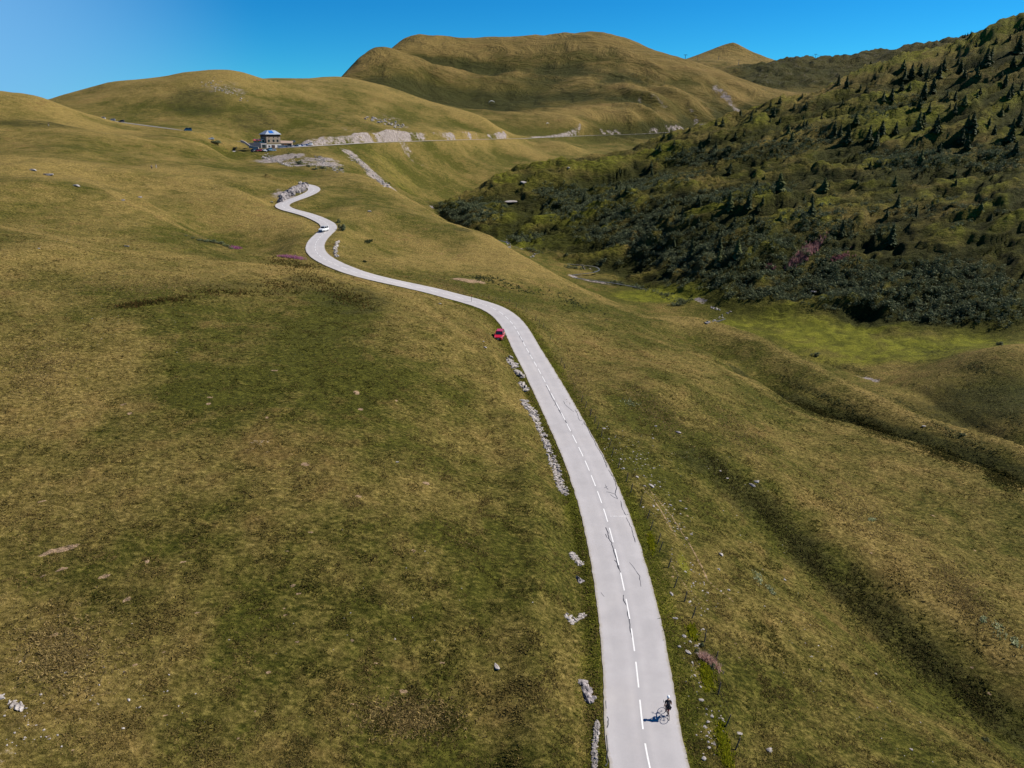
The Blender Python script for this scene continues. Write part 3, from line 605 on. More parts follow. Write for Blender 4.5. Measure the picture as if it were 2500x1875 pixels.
# ------------------------------------------------------------------ painted centre line, cracks, marks (sheets just above the asphalt)
white = simple('white_road_paint', (.62,.61,.60), .6, var=.08, scale=9)
tar = simple('black_tar_sealant', (.045,.045,.05), .5)
def road_at(s, off, lift):
    """point on the road: s metres along RD from its start, off metres to the right"""
    i = min(max(s, 0), len(RD)-1.001); k = int(i); t = i-k; p = RD[k]*(1-t)+RD[k+1]*t; e = RD[min(k+1,len(RD)-1)]-RD[max(k-1,0)]; e = e/np.linalg.norm(e[:2])
    h = .02*(1-min(abs(off)/2.9, 1)); return (p[0]+e[1]*off, p[1]-e[0]*off, p[2]+h+lift)
def rs(px, py):
    """pixel on the asphalt -> (s, off)"""
    h = hit(px, py); x, y = h.x, h.y; i = int(np.argmin(np.hypot(RD[:hid0,0]-x, RD[:hid0,1]-y))); i = min(max(i,1), len(RD)-2)
    for _ in range(3):       # meet the asphalt plane itself
        v = (py-937.5)/FPX; D = (CAMZ-RD[i,2]-.01)/(ST+v*CT); x = D*(px-1250)/FPX; y = D*(CT-v*ST); i = int(np.argmin(np.hypot(RD[:hid0,0]-x, RD[:hid0,1]-y)))
    e = RD[min(i+1,len(RD)-1)]-RD[max(i-1,0)]; e = e/np.linalg.norm(e[:2]); dx, dy = x-RD[i,0], y-RD[i,1]
    return i + dx*e[0]+dy*e[1], dx*e[1]-dy*e[0]
def paint_path(mb, so, wd, lift):
    vs = []
    for k, (s, o) in enumerate(so):
        a = so[max(k-1,0)]; b = so[min(k+1,len(so)-1)]; ds, do = b[0]-a[0], b[1]-a[1]; l = math.hypot(ds, do)+1e-9; n_ = (-do/l, ds/l); w2 = (wd[k] if isinstance(wd, list) else wd)/2
        vs.append(road_at(s+n_[0]*w2, o+n_[1]*w2, lift)); vs.append(road_at(s-n_[0]*w2, o-n_[1]*w2, lift))
    mb.add(vs, [(2*k, 2*k+1, 2*k+3, 2*k+2) for k in range(len(so)-1)])
s0, o0 = rs(1572, 1815.3); _, o_off = rs(1322, 915.5)
dashes = tag(empty('centre_line', road_at(s0, 0, 0)), 'white dashed centre line painted along the grey road', 'road marking')
m = MB(); k = -2; sN = s0 + 4.33*k; cnt = 0
send = float(hid0)-4
while sN < send:
    m = MB(); paint_path(m, [(sN-3.0+.5*q, .0) for q in range(7)] if False else [(sN-3+.5*q, 0.0) for q in range(7)], .125, .006)
    if cnt < 100:
        o = m.build('dash', white); o.parent = dashes; o.matrix_parent_inverse = Matrix.Translation(-Vector(dashes.location))
    cnt += 1; sN += 4.33
m = MB(); a = rs(1490, 1260.5); b = rs(1528, 1261.5); paint_path(m, [(a[0], a[1]+(b[1]-a[1])*q/8) for q in range(9)], [.07,.02,.08,.05,.02,.06,.08,.05,.07], .006)
tag(m.build('timing_line', white), 'thin worn white line painted across the right lane', 'road marking')
cracks = tag(empty('crack_sealant', road_at(s0, 0, 0)), 'dark tar lines sealing the cracks in the road', 'tar repair')
def crack(pts, w_=.07):
    m = MB()
    q = [rs(*p) for p in pts]; out = []
    for a, b in zip(q[:-1], q[1:]):
        n_ = max(2, int(abs(b[0]-a[0])/.5)+1)
        for k in range(n_): t = k/n_; out.append((a[0]+(b[0]-a[0])*t, a[1]+(b[1]-a[1])*t + random.uniform(-.05,.05)))
    out.append(q[-1]); paint_path(m, out, [w_*random.uniform(.6,1.3) for _ in out], .004); o = m.build('tar_line', tar, cracks); o.matrix_parent_inverse = Matrix.Translation(-Vector(cracks.location))
z5 = lambda *p: [(1300+x/3.6875, 1000+y/3.6875) for x, y in p]; z3 = lambda *p: [(1150+x/5.53, 750+y/5.53) for x, y in p]; z6 = lambda *p: [(1350+x/2.886, 1300+y/2.886) for x, y in p]
crack(z3((1248,1265),(1275,1320),(1330,1365),(1385,1410))); crack(z3((1405,1380),(1440,1450),(1450,1500),(1480,1535),(1500,1525)))
crack(z5((458,110),(490,150),(520,220),(555,280),(585,345),(630,410),(655,470),(672,520)), .09); crack(z5((445,140),(460,120),(480,140)), .08); crack(z5((687,540),(715,590),(745,640),(755,700),(745,755)), .09)
crack(z5((745,755),(765,805),(735,790),(703,765))); crack(z5((665,740),(700,745),(745,762))); crack(z5((650,675),(665,700),(680,718))); crack(z5((645,705),(675,690)))
crack(z5((793,820),(800,870),(820,915),(840,950),(860,942)), .08); crack(z5((840,970),(870,1020),(890,1060),(905,1130),(925,1195)), .08)
crack(z5((657,1060),(680,1110),(690,1160),(712,1200),(730,1270),(750,1330),(765,1390),(785,1440),(790,1480)), .10); crack(z5((660,1120),(672,1150),(690,1165))); crack(z5((742,1355),(760,1390),(780,1440)), .08)
crack(z5((875,1375),(920,1430),(965,1500),(977,1595)), .06); crack(z6((495,440),(500,480),(520,520),(530,590),(545,670),(555,740)), .09); crack(z6((338,422),(362,452)), .06)
crack(z3((650,390),(690,450),(735,530)), .08); crack(z3((785,610),(835,710)), .08); crack(z3((1015,1060),(1100,1230),(1145,1310),(1200,1410),(1260,1510),(1320,1620)), .09); crack(z5((235,0),(290,90),(350,205)), .08)
crack(z6((372,1185),(375,1240))); crack(z6((383,1295),(392,1330),(380,1370))); crack(z6((378,1420),(383,1500),(380,1590),(388,1615),(372,1645)), .08); crack(z3((1125,1330),(1150,1300)), .06)
crack([(818,647),(845,652),(870,658)], .1)
# ------------------------------------------------------------------ rocks
rockm = NT('pale_rock'); q1 = rockm.noise(1.4, 6, .7); q2 = rockm.noise(9, 4, .7)
rockm.done(rockm.mix(rockm.rng(q2, .45, .75), rockm.mix(rockm.rng(q1, .35, .7), (.20,.175,.16), (.48,.44,.41)), (.09,.08,.075)), rockm.bump(q2, .05, .6), .9); rockm = rockm.m
drk = NT('grey_slate'); q1 = drk.noise(1.6, 6, .7); drk.done(drk.mix(drk.rng(q1, .38, .66), (.07,.065,.07), (.36,.32,.31)), drk.bump(q1, .1, .6), .9); drk = drk.m
ico = bmesh.new(); bmesh.ops.create_icosphere(ico, subdivisions=2, radius=1); ICO_V = np.array([v.co[:] for v in ico.verts]); ICO_F = np.array([[v.index for v in f.verts] for f in ico.faces]); ico.free()
ico = bmesh.new(); bmesh.ops.create_icosphere(ico, subdivisions=1, radius=1); ICO1_V = np.array([v.co[:] for v in ico.verts]); ICO1_F = np.array([[v.index for v in f.verts] for f in ico.faces]); ico.free()
def stone(r, sx=1, sy=1, sz=.6, lo=False, rz=None):
    V0 = (ICO1_V if lo else ICO_V).copy(); 
    for _ in range(7):       # cut facets
        nrm = RNG.normal(size=3); nrm /= np.linalg.norm(nrm); d = V0 @ nrm; c = RNG.uniform(.45, .8); V0 = V0 - np.outer(np.maximum(d-c, 0), nrm)
    V0 = V0*(1+RNG.uniform(-.07, .07, (len(V0), 1))); V0 = V0*np.array([sx, sy, sz])*r; a = RNG.uniform(0, 6.28) if rz is None else rz; c_, s_ = math.cos(a), math.sin(a)
    return V0 @ np.array([[c_, s_, 0], [-s_, c_, 0], [0, 0, 1]]), (ICO1_F if lo else ICO_F)
def place_rock(px, py, wpx, asp_=1.0, rot=None, label=None, name='rock', mat=None, flat=.6, group=None):
    h = hit(px, py)
    if not h: return
    r = max(wpx/2/math.sqrt(max(asp_,1)), 1.6)*Dof(h)/FPX; asp_ = min(asp_, 2.6); v, f = stone(r, 1.0*max(asp_, 1), 1.0, flat, rz=rot)
    o = mesh_np(name, v + np.array([0, 0, r*flat*.35]), f, mat or rockm); o.location = h; tag(o, label, 'rock', group); return o
BIG = [ # px, py, width px, elongation, rotation, label
 (1847,1177,15,1.3,.2,'bright white boulder high on the grassy slope right of the road, beside a dark slab'),(1877,1832,19,1.1,0,'largest white boulder in the bottom right grass, alone on the slope'),
 (1759,1355,15,1.5,-.9,'long white rock right of the fence near the road\'s paved bend'),(1755,1391,9,1.4,-.7,'small white rock just below the long white one right of the fence'),
 (1589,1187,15,2.2,-.9,'long narrow white rock at the head of the eroded track'),(1556,1166,11,1.5,-.5,'white rock left of the long narrow one above the eroded track'),(1574,1188,8,1.3,-.5,'small white rock between two larger ones above the eroded track'),
 (1521,1145,9,1.2,0,'white rock beside the fence where the pale stones begin'),(1674,1243,8,1,0,'white rock alone on the grass right of the eroded track'),(1636,1235,9,1.8,-.8,'flat white rock in the upper part of the eroded track'),(1688,1306,9,1.5,-.5,'white rock at the lower right of the eroded track'),
 (1676,1315,8,1.2,0,'grey white rock in the dark cut of the eroded track'),(1640,1452,13,3,-1.2,'thin white plank-like rock beside the fence below the grass verge'),(1648,1510,11,1.8,-.3,'flat white rock on the verge above the yellow-green weeds'),(1670,1554,11,1.4,-.7,'white rock beside the dark weed clump'),
 (1659,1579,10,1.3,0,'rounded white rock on the verge left of the long pair'),(1679,1593,15,1.8,-.9,'long white rock on the verge above the pink seed heads'),(1696,1650,8,1.5,-.8,'small white rock left of the upper yellow-green weeds'),(1710,1679,8,1.6,-1.3,'narrow upright white rock left of the yellow-green weeds'),
 (1712,1711,13,1.2,0,'chunky white rock on the verge right of the cyclist'),(1724,1731,9,1.5,0,'dark-edged rock just below the chunky one right of the cyclist'),(1738,1751,11,1.2,0,'white rock beside the lower weeds right of the bicycle'),(1728,1764,11,1.2,.5,'pinkish white rock below the one beside the bicycle'),
 (1764,1761,11,2,-1,'long white rock next to a leaning fence post'),(1804,1792,14,1.8,0,'pair-like flat white rock in the grass right of the fence'),(1731,1827,9,1.2,0,'small white rock on the verge near the bottom edge'),(1717,1853,14,1.2,.3,'white rock at the very bottom of the right verge'),(1729,1813,9,1.2,.3,'white rock just above the small one near the bottom edge'),
 (2137,1646,8,1.4,-.6,'small white rock alone on the broad lower right slope'),(1916,1417,8,1.2,-1,'white rock in the dark brown heath of the hollow'),(1778,1442,9,1.8,-.6,'pale flat rock in dry grass below the heath'),(1601,1041,9,1.6,-.3,'white rock on the upper right slope nearest the dry crest'),
 (1594,1071,7,1.2,0,'small white rock below the one nearest the dry crest'),(1475,1047,8,1.8,-.2,'flat pale rock just right of the fence, topmost of the verge stones'),(1486,1073,6,1.3,0,'tiny pale rock below the topmost verge stone'),(1776,1169,8,1.6,-.2,'pale flat rock left of the bright boulder'),(1758,1150,7,1.3,-.5,'small pale rock leftmost in the row by the bright boulder'),
 (301,490,9,1.3,0,'white rock on the left slope in front of the small gully'),(343,483,10,1.7,.2,'flat pale rock right of the white one on the left slope'),(120,428,24,3,-.3,'long flat stone slab on the far left slope, largest of three'),(187,455,20,3.2,-.3,'thin stone slab lowest of three on the far left slope'),(82,417,17,3.2,-.3,'thin stone slab highest of three on the far left slope'),
 (663,494,8,1.6,0,'small white rock left of the road\'s far hairpin'),(309,602,11,1.6,0,'grey rock on the dry crest at the left'),(95,608,6,1.3,0,'small pale rock on the left slope near the photo\'s edge'),(901,517,10,1.5,0,'pale rock on the brown slope right of the far hairpin'),
 (161,1643,9,1.4,.8,'white rock in the bare patch at the lower left'),(49,1617,6,3,1.4,'thin upright white stone at the lower left edge'),(1074,742,7,1.5,0,'dark rock on the dry bank left of the road bend'),(1181,835,6,1.2,0,'small pale rock below the red car'),(1184,849,11,3,-1,'narrow white stone splinter below the red car'),
 (970,1130,8,1.4,0,'small grey stone in the green left field'),(1213,1630,22,3.2,-1.2,'long grey stone splinter lying in the lower left field'),(2255,1042,9,1.4,0,'pinkish rock on the dark bank of the upper gully'),(2016,768,1,1,0,None),
 (1985,716,14,1.3,0,'rounded grey boulder at the foot of the shrubby hillside'),(1277,447,16,1.6,0,'pale boulder pair-like block on the near crest of the right hillside'),(1388,412,9,1.1,0,'small dark boulder on the skyline of the right hillside'),(1245,497,24,2.6,.3,'broad pale rock patch on the lower right hillside'),(1845,1160,1,1,0,None)]
for b in BIG:
    if b[5]: place_rock(b[0], b[1], b[2], b[3], b[4], b[5])
place_rock(1836,1186,15,2.4,-.9,'dark grey stone slab below the bright white boulder', mat=drk); place_rock(1655,1057,14,2.2,-.8,'dark grey slab half buried on the upper right slope', mat=drk)
# fine scattered stones nobody would count
def stones_stuff(name, regions, n, rlo, rhi, mat, lift=.1, flat=.55):
    vs, fs, o = [], [], 0
    for k in range(n):
        px, py, rx, ry, slope = regions[k % len(regions)]; a = RNG.normal(0, .5, 2).clip(-1, 1); h = hit(px+a[0]*rx, py+a[1]*ry+a[0]*rx*slope)
        if not h: continue
        r = RNG.uniform(rlo, rhi)*(RNG.uniform(.4,1)**1.5); r = max(r, .22*Dof(h)/717); v, f = stone(r, RNG.uniform(1,1.7), 1, flat*RNG.uniform(.6,1.4), lo=True); vs.append(v+np.array([h.x, h.y, h.z+r*lift])); fs.append(f+o); o += len(v)
    ob = mesh_np(name, np.vstack(vs), np.vstack(fs), mat); tag(ob, kind='stuff'); return ob
stones_stuff('verge_pebbles', [(1590,1200,70,70,1.2),(1640,1260,50,60,1.2),(1560,1120,50,40,1),(1700,1620,30,120,.3),(1735,1790,35,80,.2),(1700,1430,60,60,1),(1500,1100,30,40,1)], 340, .05, .2, rockm)
o = stones_stuff('slope_pebbles', [(1800,1200,120,90,.8),(1900,1450,160,120,.8),(2100,1700,200,100,.8),(300,1690,200,90,0),(60,1800,90,60,0),(800,1500,500,250,0),(300,800,200,90,0),(1600,1080,120,60,.5)], 260, .04, .14, rockm)
# rock outcrops and rubble bands, each one thing
def outcrop(path, wpx, n, rr, label, name='rock_outcrop', mat=None, upr=1.0, cat='rock outcrop', kind=None):
    vs, fs, o = [], [], 0; base = hit(*path[len(path)//2])
    for k in range(n):
        t = RNG.uniform(0, len(path)-1.001); i = int(t); t -= i; x = path[i][0]*(1-t)+path[i+1][0]*t; y = path[i][1]*(1-t)+path[i+1][1]*t
        h = hit(x+float(np.clip(RNG.normal(),-1.3,1.3))*wpx*.4, y+float(np.clip(RNG.normal(),-1.3,1.3))*wpx*.2)
        if not h: continue
        r = rr*RNG.uniform(.3, 1)**1.4; v, f = stone(r, RNG.uniform(1, 2.0), RNG.uniform(.6,1), RNG.uniform(.4, 1.0)*upr, lo=r < rr*.6)
        vs.append(v+np.array([h.x-base.x, h.y-base.y, h.z-base.z+r*.12])); fs.append(f+o); o += len(v)
    if not kind:             # flat sunken stones added along the path to join the loose pieces
        q = []
        for i in range(len(path)-1):
            for t in np.linspace(0, 1, 26 if wpx < 8 or n > 100 else 14, endpoint=False): q.append(hit(path[i][0]*(1-t)+path[i+1][0]*t, path[i][1]*(1-t)+path[i+1][1]*t))
        q.append(hit(*path[-1])); q = [h for h in q if h]; dm = Dof(base); wm = wpx*.42*dm/FPX
        for i, h in enumerate(q):
            sp_ = (q[min(i+1,len(q)-1)]-q[max(i-1,0)]).length/2; v, f = stone(max(wm*RNG.uniform(.7, .9), rr*.4, min(sp_, 9)*1.15), 1.2, 1, .07, lo=True); v = v + np.array([h.x-base.x, h.y-base.y, h.z-base.z-.02]); vs.append(v); fs.append(f+o); o += len(v)
    ob = mesh_np(name, np.vstack(vs), np.vstack(fs), mat or rockm); ob.location = base
    if kind: tag(ob, kind=kind)
    else: tag(ob, label, cat)
    return ob
outcrop(z3((500,690),(545,760),(590,820)), 11, 80, .5, 'jumble of pale rocks nearest the red car, left of the road'); outcrop(z3((605,860),(650,910),(700,950)), 9, 36, .55, 'pale rocks around a dark hole, second group down the left bank')
outcrop(z3((665,1030),(710,1080),(765,1140)), 8, 34, .5, 'thin line of pale rocks, third group down the left bank'); outcrop(z3((700,1280),(770,1360),(840,1440),(870,1530)), 12, 150, .38, 'dense band of grey and white rocks, fourth group down the left bank')
outcrop(z5((25,60),(70,190),(120,300),(165,400)), 13, 230, .3, 'long band of whitish rubble on the left bank'); outcrop(z5((165,420),(200,530),(240,640),(290,760)), 17, 300, .3, 'widest band of pale rubble on the left bank, just below the long one')
outcrop(z5((350,1300),(385,1360),(450,1400)), 12, 90, .26, 'small grey rock patch on the left bank by the solid road edge'); outcrop(z5((405,1510),(425,1550)), 5, 14, .4, 'little dark rock group in the left bank below the grey patch', mat=drk)
outcrop(z6((90,575),(130,640),(200,600),(215,580)), 9, 60, .22, 'scattered white rocks on the left bank near the single road crack'); outcrop(z6((205,1055),(240,1120),(270,1200)), 12, 110, .34, 'dark grey mossy rock outcrop on the left bank across from the cyclist', mat=drk)
outcrop([(1457,1765),(1457,1790),(1452,1820),(1452,1850),(1452,1880)], 9, 700, .13, None, 'roadside_gravel', kind='stuff')
outcrop([(690,492),(695,478),(715,470),(735,462),(745,455)], 12, 190, 1.6, 'steep grey and pink rock face inside the far hairpin', mat=drk, upr=1.6); outcrop([(730,446),(740,452),(748,459)], 6, 90, 1.0, 'crumbling pale bank where the road disappears')
outcrop([(824,590),(820,602),(818,616),(822,628)], 5, 90, .6, 'low line of white rocks beside the white car\'s bend')
outcrop([(640,384),(655,388),(672,394)], 9, 70, .7, None, 'scree', kind='stuff'); outcrop([(676,394),(690,400),(712,406)], 8, 110, .7, None, 'scree', kind='stuff')
outcrop([(775,385),(790,398),(815,410),(835,418)], 16, 260, .6, None, 'scree', kind='stuff'); outcrop([(640,378),(700,395),(760,400),(800,412)], 18, 200, .5, None, 'scree', kind='stuff')
outcrop([(500,205),(530,215),(560,222),(590,240)], 30, 90, .9, None, 'hillside_rubble', kind='stuff'); outcrop([(852,380),(885,405),(915,430),(945,455)], 13, 330, .7, None, 'scree', kind='stuff')
outcrop([(900,290),(950,300),(985,315)], 22, 90, 1.6, None, 'hillside_rubble', kind='stuff')
for pts in ([(1235,585),(1246,605)], [(1296,630),(1310,618)], [(1725,788),(1750,780),(1775,768),(1785,760)], [(1730,748),(1760,758)]): outcrop(pts, 7, 24, .55, None, 'stream_stones', kind='stuff')
outcrop([(0,1700),(40,1725),(60,1730)], 18, 30, .25, None, 'verge_pebbles', kind='stuff')
# ------------------------------------------------------------------ stream
wat = NT('stream_water'); wat.done((.10,.10,.085), wat.bump(wat.noise(3, 4, .6), .1, .5), .22); wat.b.inputs['Specular IOR Level'].default_value = .6
kk = int(np.argmin(np.hypot(SR[:,0]-P(1735,790,287)[0], SR[:,1]-P(1735,790,287)[1])))
stw = ribbon('stream', SR[:kk], .5, -.3, wat.m, jag=.3); tag(stw, kind='structure')
# ------------------------------------------------------------------ conifers
def leafmat(name, dark, light, sc_=1.2):
    m = NT(name); oi = m.new('ShaderNodeObjectInfo').outputs['Random']; n = m.noise(sc_, 3, .6)
    c = m.mix(m.rng(n, .3, .7), dark, light); c = m.mix(m.rng(oi, 0, 1, 0, .35), c, light); m.done(c, None, .8); m.b.inputs['Specular IOR Level'].default_value = .1; tr = m.new('ShaderNodeBsdfTranslucent', {'Color': c}); mxs = m.new('ShaderNodeMixShader', {0: .18}); m.link(m.b.outputs[0], mxs.inputs[1]); m.link(tr.outputs[0], mxs.inputs[2]); m.link(mxs.outputs[0], m.out.inputs[0]); return m.m
m_spruce = leafmat('spruce_needles', (.018,.030,.012), (.066,.082,.030)); m_larch = leafmat('pale_needles', (.045,.060,.018), (.12,.13,.04))
m_alder = leafmat('alder_leaves', (.024,.033,.015), (.15,.17,.085), .5); m_heathb = leafmat('heath_leaves', (.020,.026,.008), (.11,.11,.03), .4); m_bark = simple('bark', (.09,.065,.045), .9)
def conifer_mesh(seed, pale=False, fat=1.0):
    r = np.random.default_rng(seed); vs, fs = [], []; lev = 19
    for i in range(lev):
        t = (i+.3*r.random())/lev; z = .09+.90*t; rad = (.27*fat*(1-t)**.85+.014)*(.75+.5*r.random()); nb = 11 if i < 13 else 7
        for k in range(nb):
            if r.random() < .13: continue
            a = 2*math.pi*(k+.8*r.random())/nb; rr = rad*r.uniform(.6,1.2); d = np.array([math.cos(a), math.sin(a), 0]); s = np.array([-d[1], d[0], 0]); wd = rr*r.uniform(.28,.42)+.01
            p0 = np.array([0,0,z+.03]); tip = d*rr + [0,0,z - rr*r.uniform(.25,.55)]; md = (p0+tip)/2 + [0,0,.012]
            o = len(vs); vs += [p0, md+s*wd, tip, md-s*wd, md-[0,0,.045+.02*r.random()], tip+s*wd*.5-[0,0,.03]]; fs += [(o,o+1,o+2),(o,o+2,o+3),(o,o+4,o+2),(o+1,o+5,o+2)]
    o = len(vs); vs += [(0,0,1.03),(.012,0,.93),(-.008,.01,.93),(0,-.012,.93)]; fs += [(o,o+1,o+2),(o,o+2,o+3),(o,o+3,o+1)]
    return np.array(vs), np.array(fs)
def mk_tree(seed, pale):
    e = empty('conifer'); v, f = conifer_mesh(seed, pale, 1.15 if pale else 1.0); c = mesh_np('crown', v, f, m_larch if pale else m_spruce, e)
    t = MB().tube([(0,0,-.06),(0.004,0,.5),(0,0,.97)], [.022,.013,.003], 6).build('trunk', m_bark, e); return e, c, t
TREES = [mk_tree(i, i >= 5) for i in range(8)]
TL = []   # px, base py, height px, pale
z5b = lambda L: [(1550+x/2.328, 50+y/2.328, h/2.328) for x, y, h in L]; z7 = lambda L: [(1700+x/2.37, 400+y/2.37, h/2.37) for x, y, h in L]; z66 = lambda L: [(1000+x/2.765, 400+y/2.765, h/2.765) for x, y, h in L]
t5 = z5b([(165,668,34),(312,622,25),(460,600,42),(497,595,45),(420,685,45),(458,745,60),(270,755,45),(140,745,45),(570,672,42),(545,845,35),(600,540,35),(660,568,50),(688,520,28),(770,490,35),(788,545,60),(822,475,45),(768,578,25),(958,610,45),
 (1155,370,60),(1200,390,75),(1280,400,40),(1313,405,30),(970,500,40),(905,500,35),(950,440,25),(1515,400,55),(1410,460,60),(1455,465,85),(1130,650,80),(1165,660,75),(1205,700,110),(1330,680,90),(1370,715,100),(1400,650,85),(1480,640,70),
 (1570,320,80),(1530,340,70),(1620,310,70),(1640,440,95),(1690,410,90),(1660,330,60),(1615,500,75),(1670,525,60),(1635,600,80),(1710,640,110),(1725,330,90),(1750,290,80),(1845,300,80),(1870,330,60),(1775,430,35),(1818,455,60),(1815,530,70),
 (1990,270,140),(2020,240,90),(2100,380,80),(2145,270,70),(2175,190,110),(2135,430,80),(2120,450,60),(1880,640,110),(1910,640,120),(1855,700,90),(1885,730,90),(1730,750,65),(1700,820,35),(2130,690,140),(2180,600,100),(2160,760,80),(2040,650,60),
 (650,1040,90),(1490,1060,70),(360,1048,60),(1005,1040,60),(2195,400,60),(2205,250,60),(1862,98,16),(1875,96,20),(1890,88,20),(1908,85,25),(1940,150,30),(2130,110,35),(2160,70,30),(2190,60,40),(2050,130,35),(1340,110+140,24),(1720,200,25),(1790,180,22),(2080,330,50),(1960,420,40),(2010,600,55),(1250,500,22),(1340,460,25),(1180,480,28),(1060,560,30)])
for x, y, h in t5: TL.append((x, y, h, 0))
for x, y, h in z5b([(872,640,55),(892,685,60),(1255,590,70),(1560,395,45),(1610,620,105),(1870,490,65),(1945,440,40),(1945,320,60),(1620,830,100),(820,970,110),(540,1040,80),(1075,965,75),(1475,940,60),(960,560,28),(1820,880,40)]): TL.append((x, y, h, 1))
for x, y, h in z7([(300,260,90),(665,300,90),(840,420,110),(1125,470,130),(1270,300,70),(1100,310,50),(20,250,50),(130,430,70),(1700,330,50),(1500,120,35)]): TL.append((x, y, h, 0))
for x, y, h in z7([(195,265,80),(1165,245,75),(1645,270,55),(235,540,110),(130,570,80),(485,330,45)]): TL.append((x, y, h, 1))
for x, y, h in z66([(430,225,75),(525,250,50),(600,232,36),(595,320,38),(1180,260,70),(1400,180,60),(1465,190,60),(1900,660,180),(2090,600,110),(1240,170,36),(2165,300,100),(2165,20,35),(1785,560,70),(2000,480,60)]): TL.append((x, y, h, 0))
RND = random.Random(5)
for _ in range(46):
    x = RND.uniform(1500, 2500); top = 359-(x-1550)*.34 if x < 2319 else 108-(x-2319)*.36
    y = RND.uniform(top+15, min(560, top+330)); TL.append((x, y, RND.uniform(9, 24), RND.random() < .25))
tinfo = []
for x, y, h, p in TL:
    q = hit(x, y, 250)
    if not q or (q.x < 0): continue
    H_ = h*Dof(q)/FPX*.92; H_ = max(2.2, min(15, H_)); tinfo.append([x, y, H_, p, q])
def zone_of(x, y):
    top = 359-(x-1550)*.34 if x < 2319 else 108-(x-2319)*.36
    if x < 1550: top = 359+(1550-x)*.28
    d = y-top; side = 'far left' if x < 1400 else 'left' if x < 1750 else 'centre' if x < 2050 else 'right' if x < 2300 else 'far right'
    row = 'on the skyline' if d < 34 else 'near the skyline' if d < 85 else 'on the upper slope' if d < 140 else 'on the middle slope' if d < 220 else 'on the lower slope' if d < 330 else 'in the valley shrubs'
    return side, row
zz = {}
for t in tinfo:
    sz = 'tall' if t[2] > 8.5 else 'medium' if t[2] > 5 else 'small'
    zz.setdefault((zone_of(t[0], t[1]), sz, bool(t[3])), []).append(t)
for (zn, sz, pale), L in zz.items():
    L.sort(key=lambda t: t[0])
    for k, t in enumerate(L):
        pool = TREES[5:] if pale else TREES[:5]; e, c, tr = pool[RND.randrange(len(pool))]
        n_ = e.copy(); COL.objects.link(n_)
        for ch in (c, tr): cc = ch.copy(); COL.objects.link(cc); cc.parent = n_
        n_.location = t[4]; wsc = t[2]*RND.uniform(.85, 1.25); n_.scale = (wsc, wsc, t[2]); n_.rotation_euler = (0, 0, RND.uniform(0, 6.28))
        o_ = ordl(k, len(L)); word = 'pale green conifer' if pale else 'dark conifer'
        tag(n_, ((o_+' ') if o_ else '')+f'{sz} {word} {zn[1]}, {zn[0]} of hillside', 'conifer', 'conifers on the right hillside')
for e, c, t in TREES:
    for o in (c, t, e): bpy.data.objects.remove(o)
# ------------------------------------------------------------------ shrubs
def bush_cloud(r, n, cl=5):
    cs = r.normal(0, .42, (cl, 3))*[1, 1, .45]+[0,0,.42]; vs = []; 
    for k in range(n):
        c = cs[r.integers(cl)]; d = r.normal(size=3); d /= np.linalg.norm(d); p = c + d*r.uniform(.28,.5)*[1,1,.85]; p[2] = abs(p[2])
        a = r.normal(size=3); a /= np.linalg.norm(a); a = a - d*a.dot(d)*.6; b = np.cross(d, a); s_ = r.uniform(.10,.2); vs += [p-a*s_-b*s_*.4, p+b*s_, p+a*s_-b*s_*.3]
    return np.array(vs)
BUSH_LO = [bush_cloud(np.random.default_rng(100+i), 84) for i in range(10)]; BUSH_HI = [bush_cloud(np.random.default_rng(200+i), 420, 8) for i in range(5)]
def scatter_bushes(name, pts, mat, kind='stuff', lib=BUSH_LO):
    vs = []
    for (x, y, s_, hs) in pts:
        b = lib[RND.randrange(len(lib))]; a = RND.uniform(0, 6.28); c, s = math.cos(a), math.sin(a)
        vs.append(b @ np.array([[c, s, 0], [-s, c, 0], [0, 0, 1]])*[s_, s_, hs] + [x, y, gz_f(x, y)])
    v = np.vstack(vs); return tag(mesh_np(name, v, np.arange(len(v)).reshape(-1, 3), mat), kind=kind)
def gz_f(x, y): return gz(x, y)-.1
def density_px(x, y, specs):
    m = 0
    for (cx, cy, rx, ry, sl, w_) in specs:
        dx = (x-cx)/rx; dy = (y-cy-(x-cx)*sl)/ry; m = np.maximum(m, w_*np.clip(1.6-1.3*np.sqrt(dx*dx+dy*dy), 0, 1))
    return m
SPEC = [(1140,520,85,30,-.1,1.),(1420,500,120,40,.25,.85),(1560,560,190,55,.15,1.),(1700,620,170,50,.1,1.),(1850,700,160,42,.15,1.),(2080,700,190,60,.1,1.1),(2330,700,150,65,.1,1.),(2280,760,160,28,.05,1.),(2080,560,110,20,0,.7),(1990,540,90,35,0,.6),
  (1650,590,60,30,.4,.9),(1280,582,45,14,0,.9),(1690,380,90,26,0,.8),(1870,370,120,22,-.1,.6),(2230,390,120,26,0,.7),(2420,390,80,30,0,.8),(1750,480,180,20,-.1,.55),(2000,330,60,20,0,.5),(1940,250,60,16,-.3,.6),(2050,205,60,16,-.3,.6),(1640,700,35,12,0,.8),(1800,725,60,16,0,.9),
  (1660,725,50,7,.2,.9),(2200,250,150,25,-.3,.2),(2350,180,120,30,-.3,.25),(2440,760,60,35,0,.8),(1840,610,220,70,0,.4),(2200,520,260,40,0,.1),(1520,640,50,12,.1,.6),(1540,455,160,20,-.15,.4)]
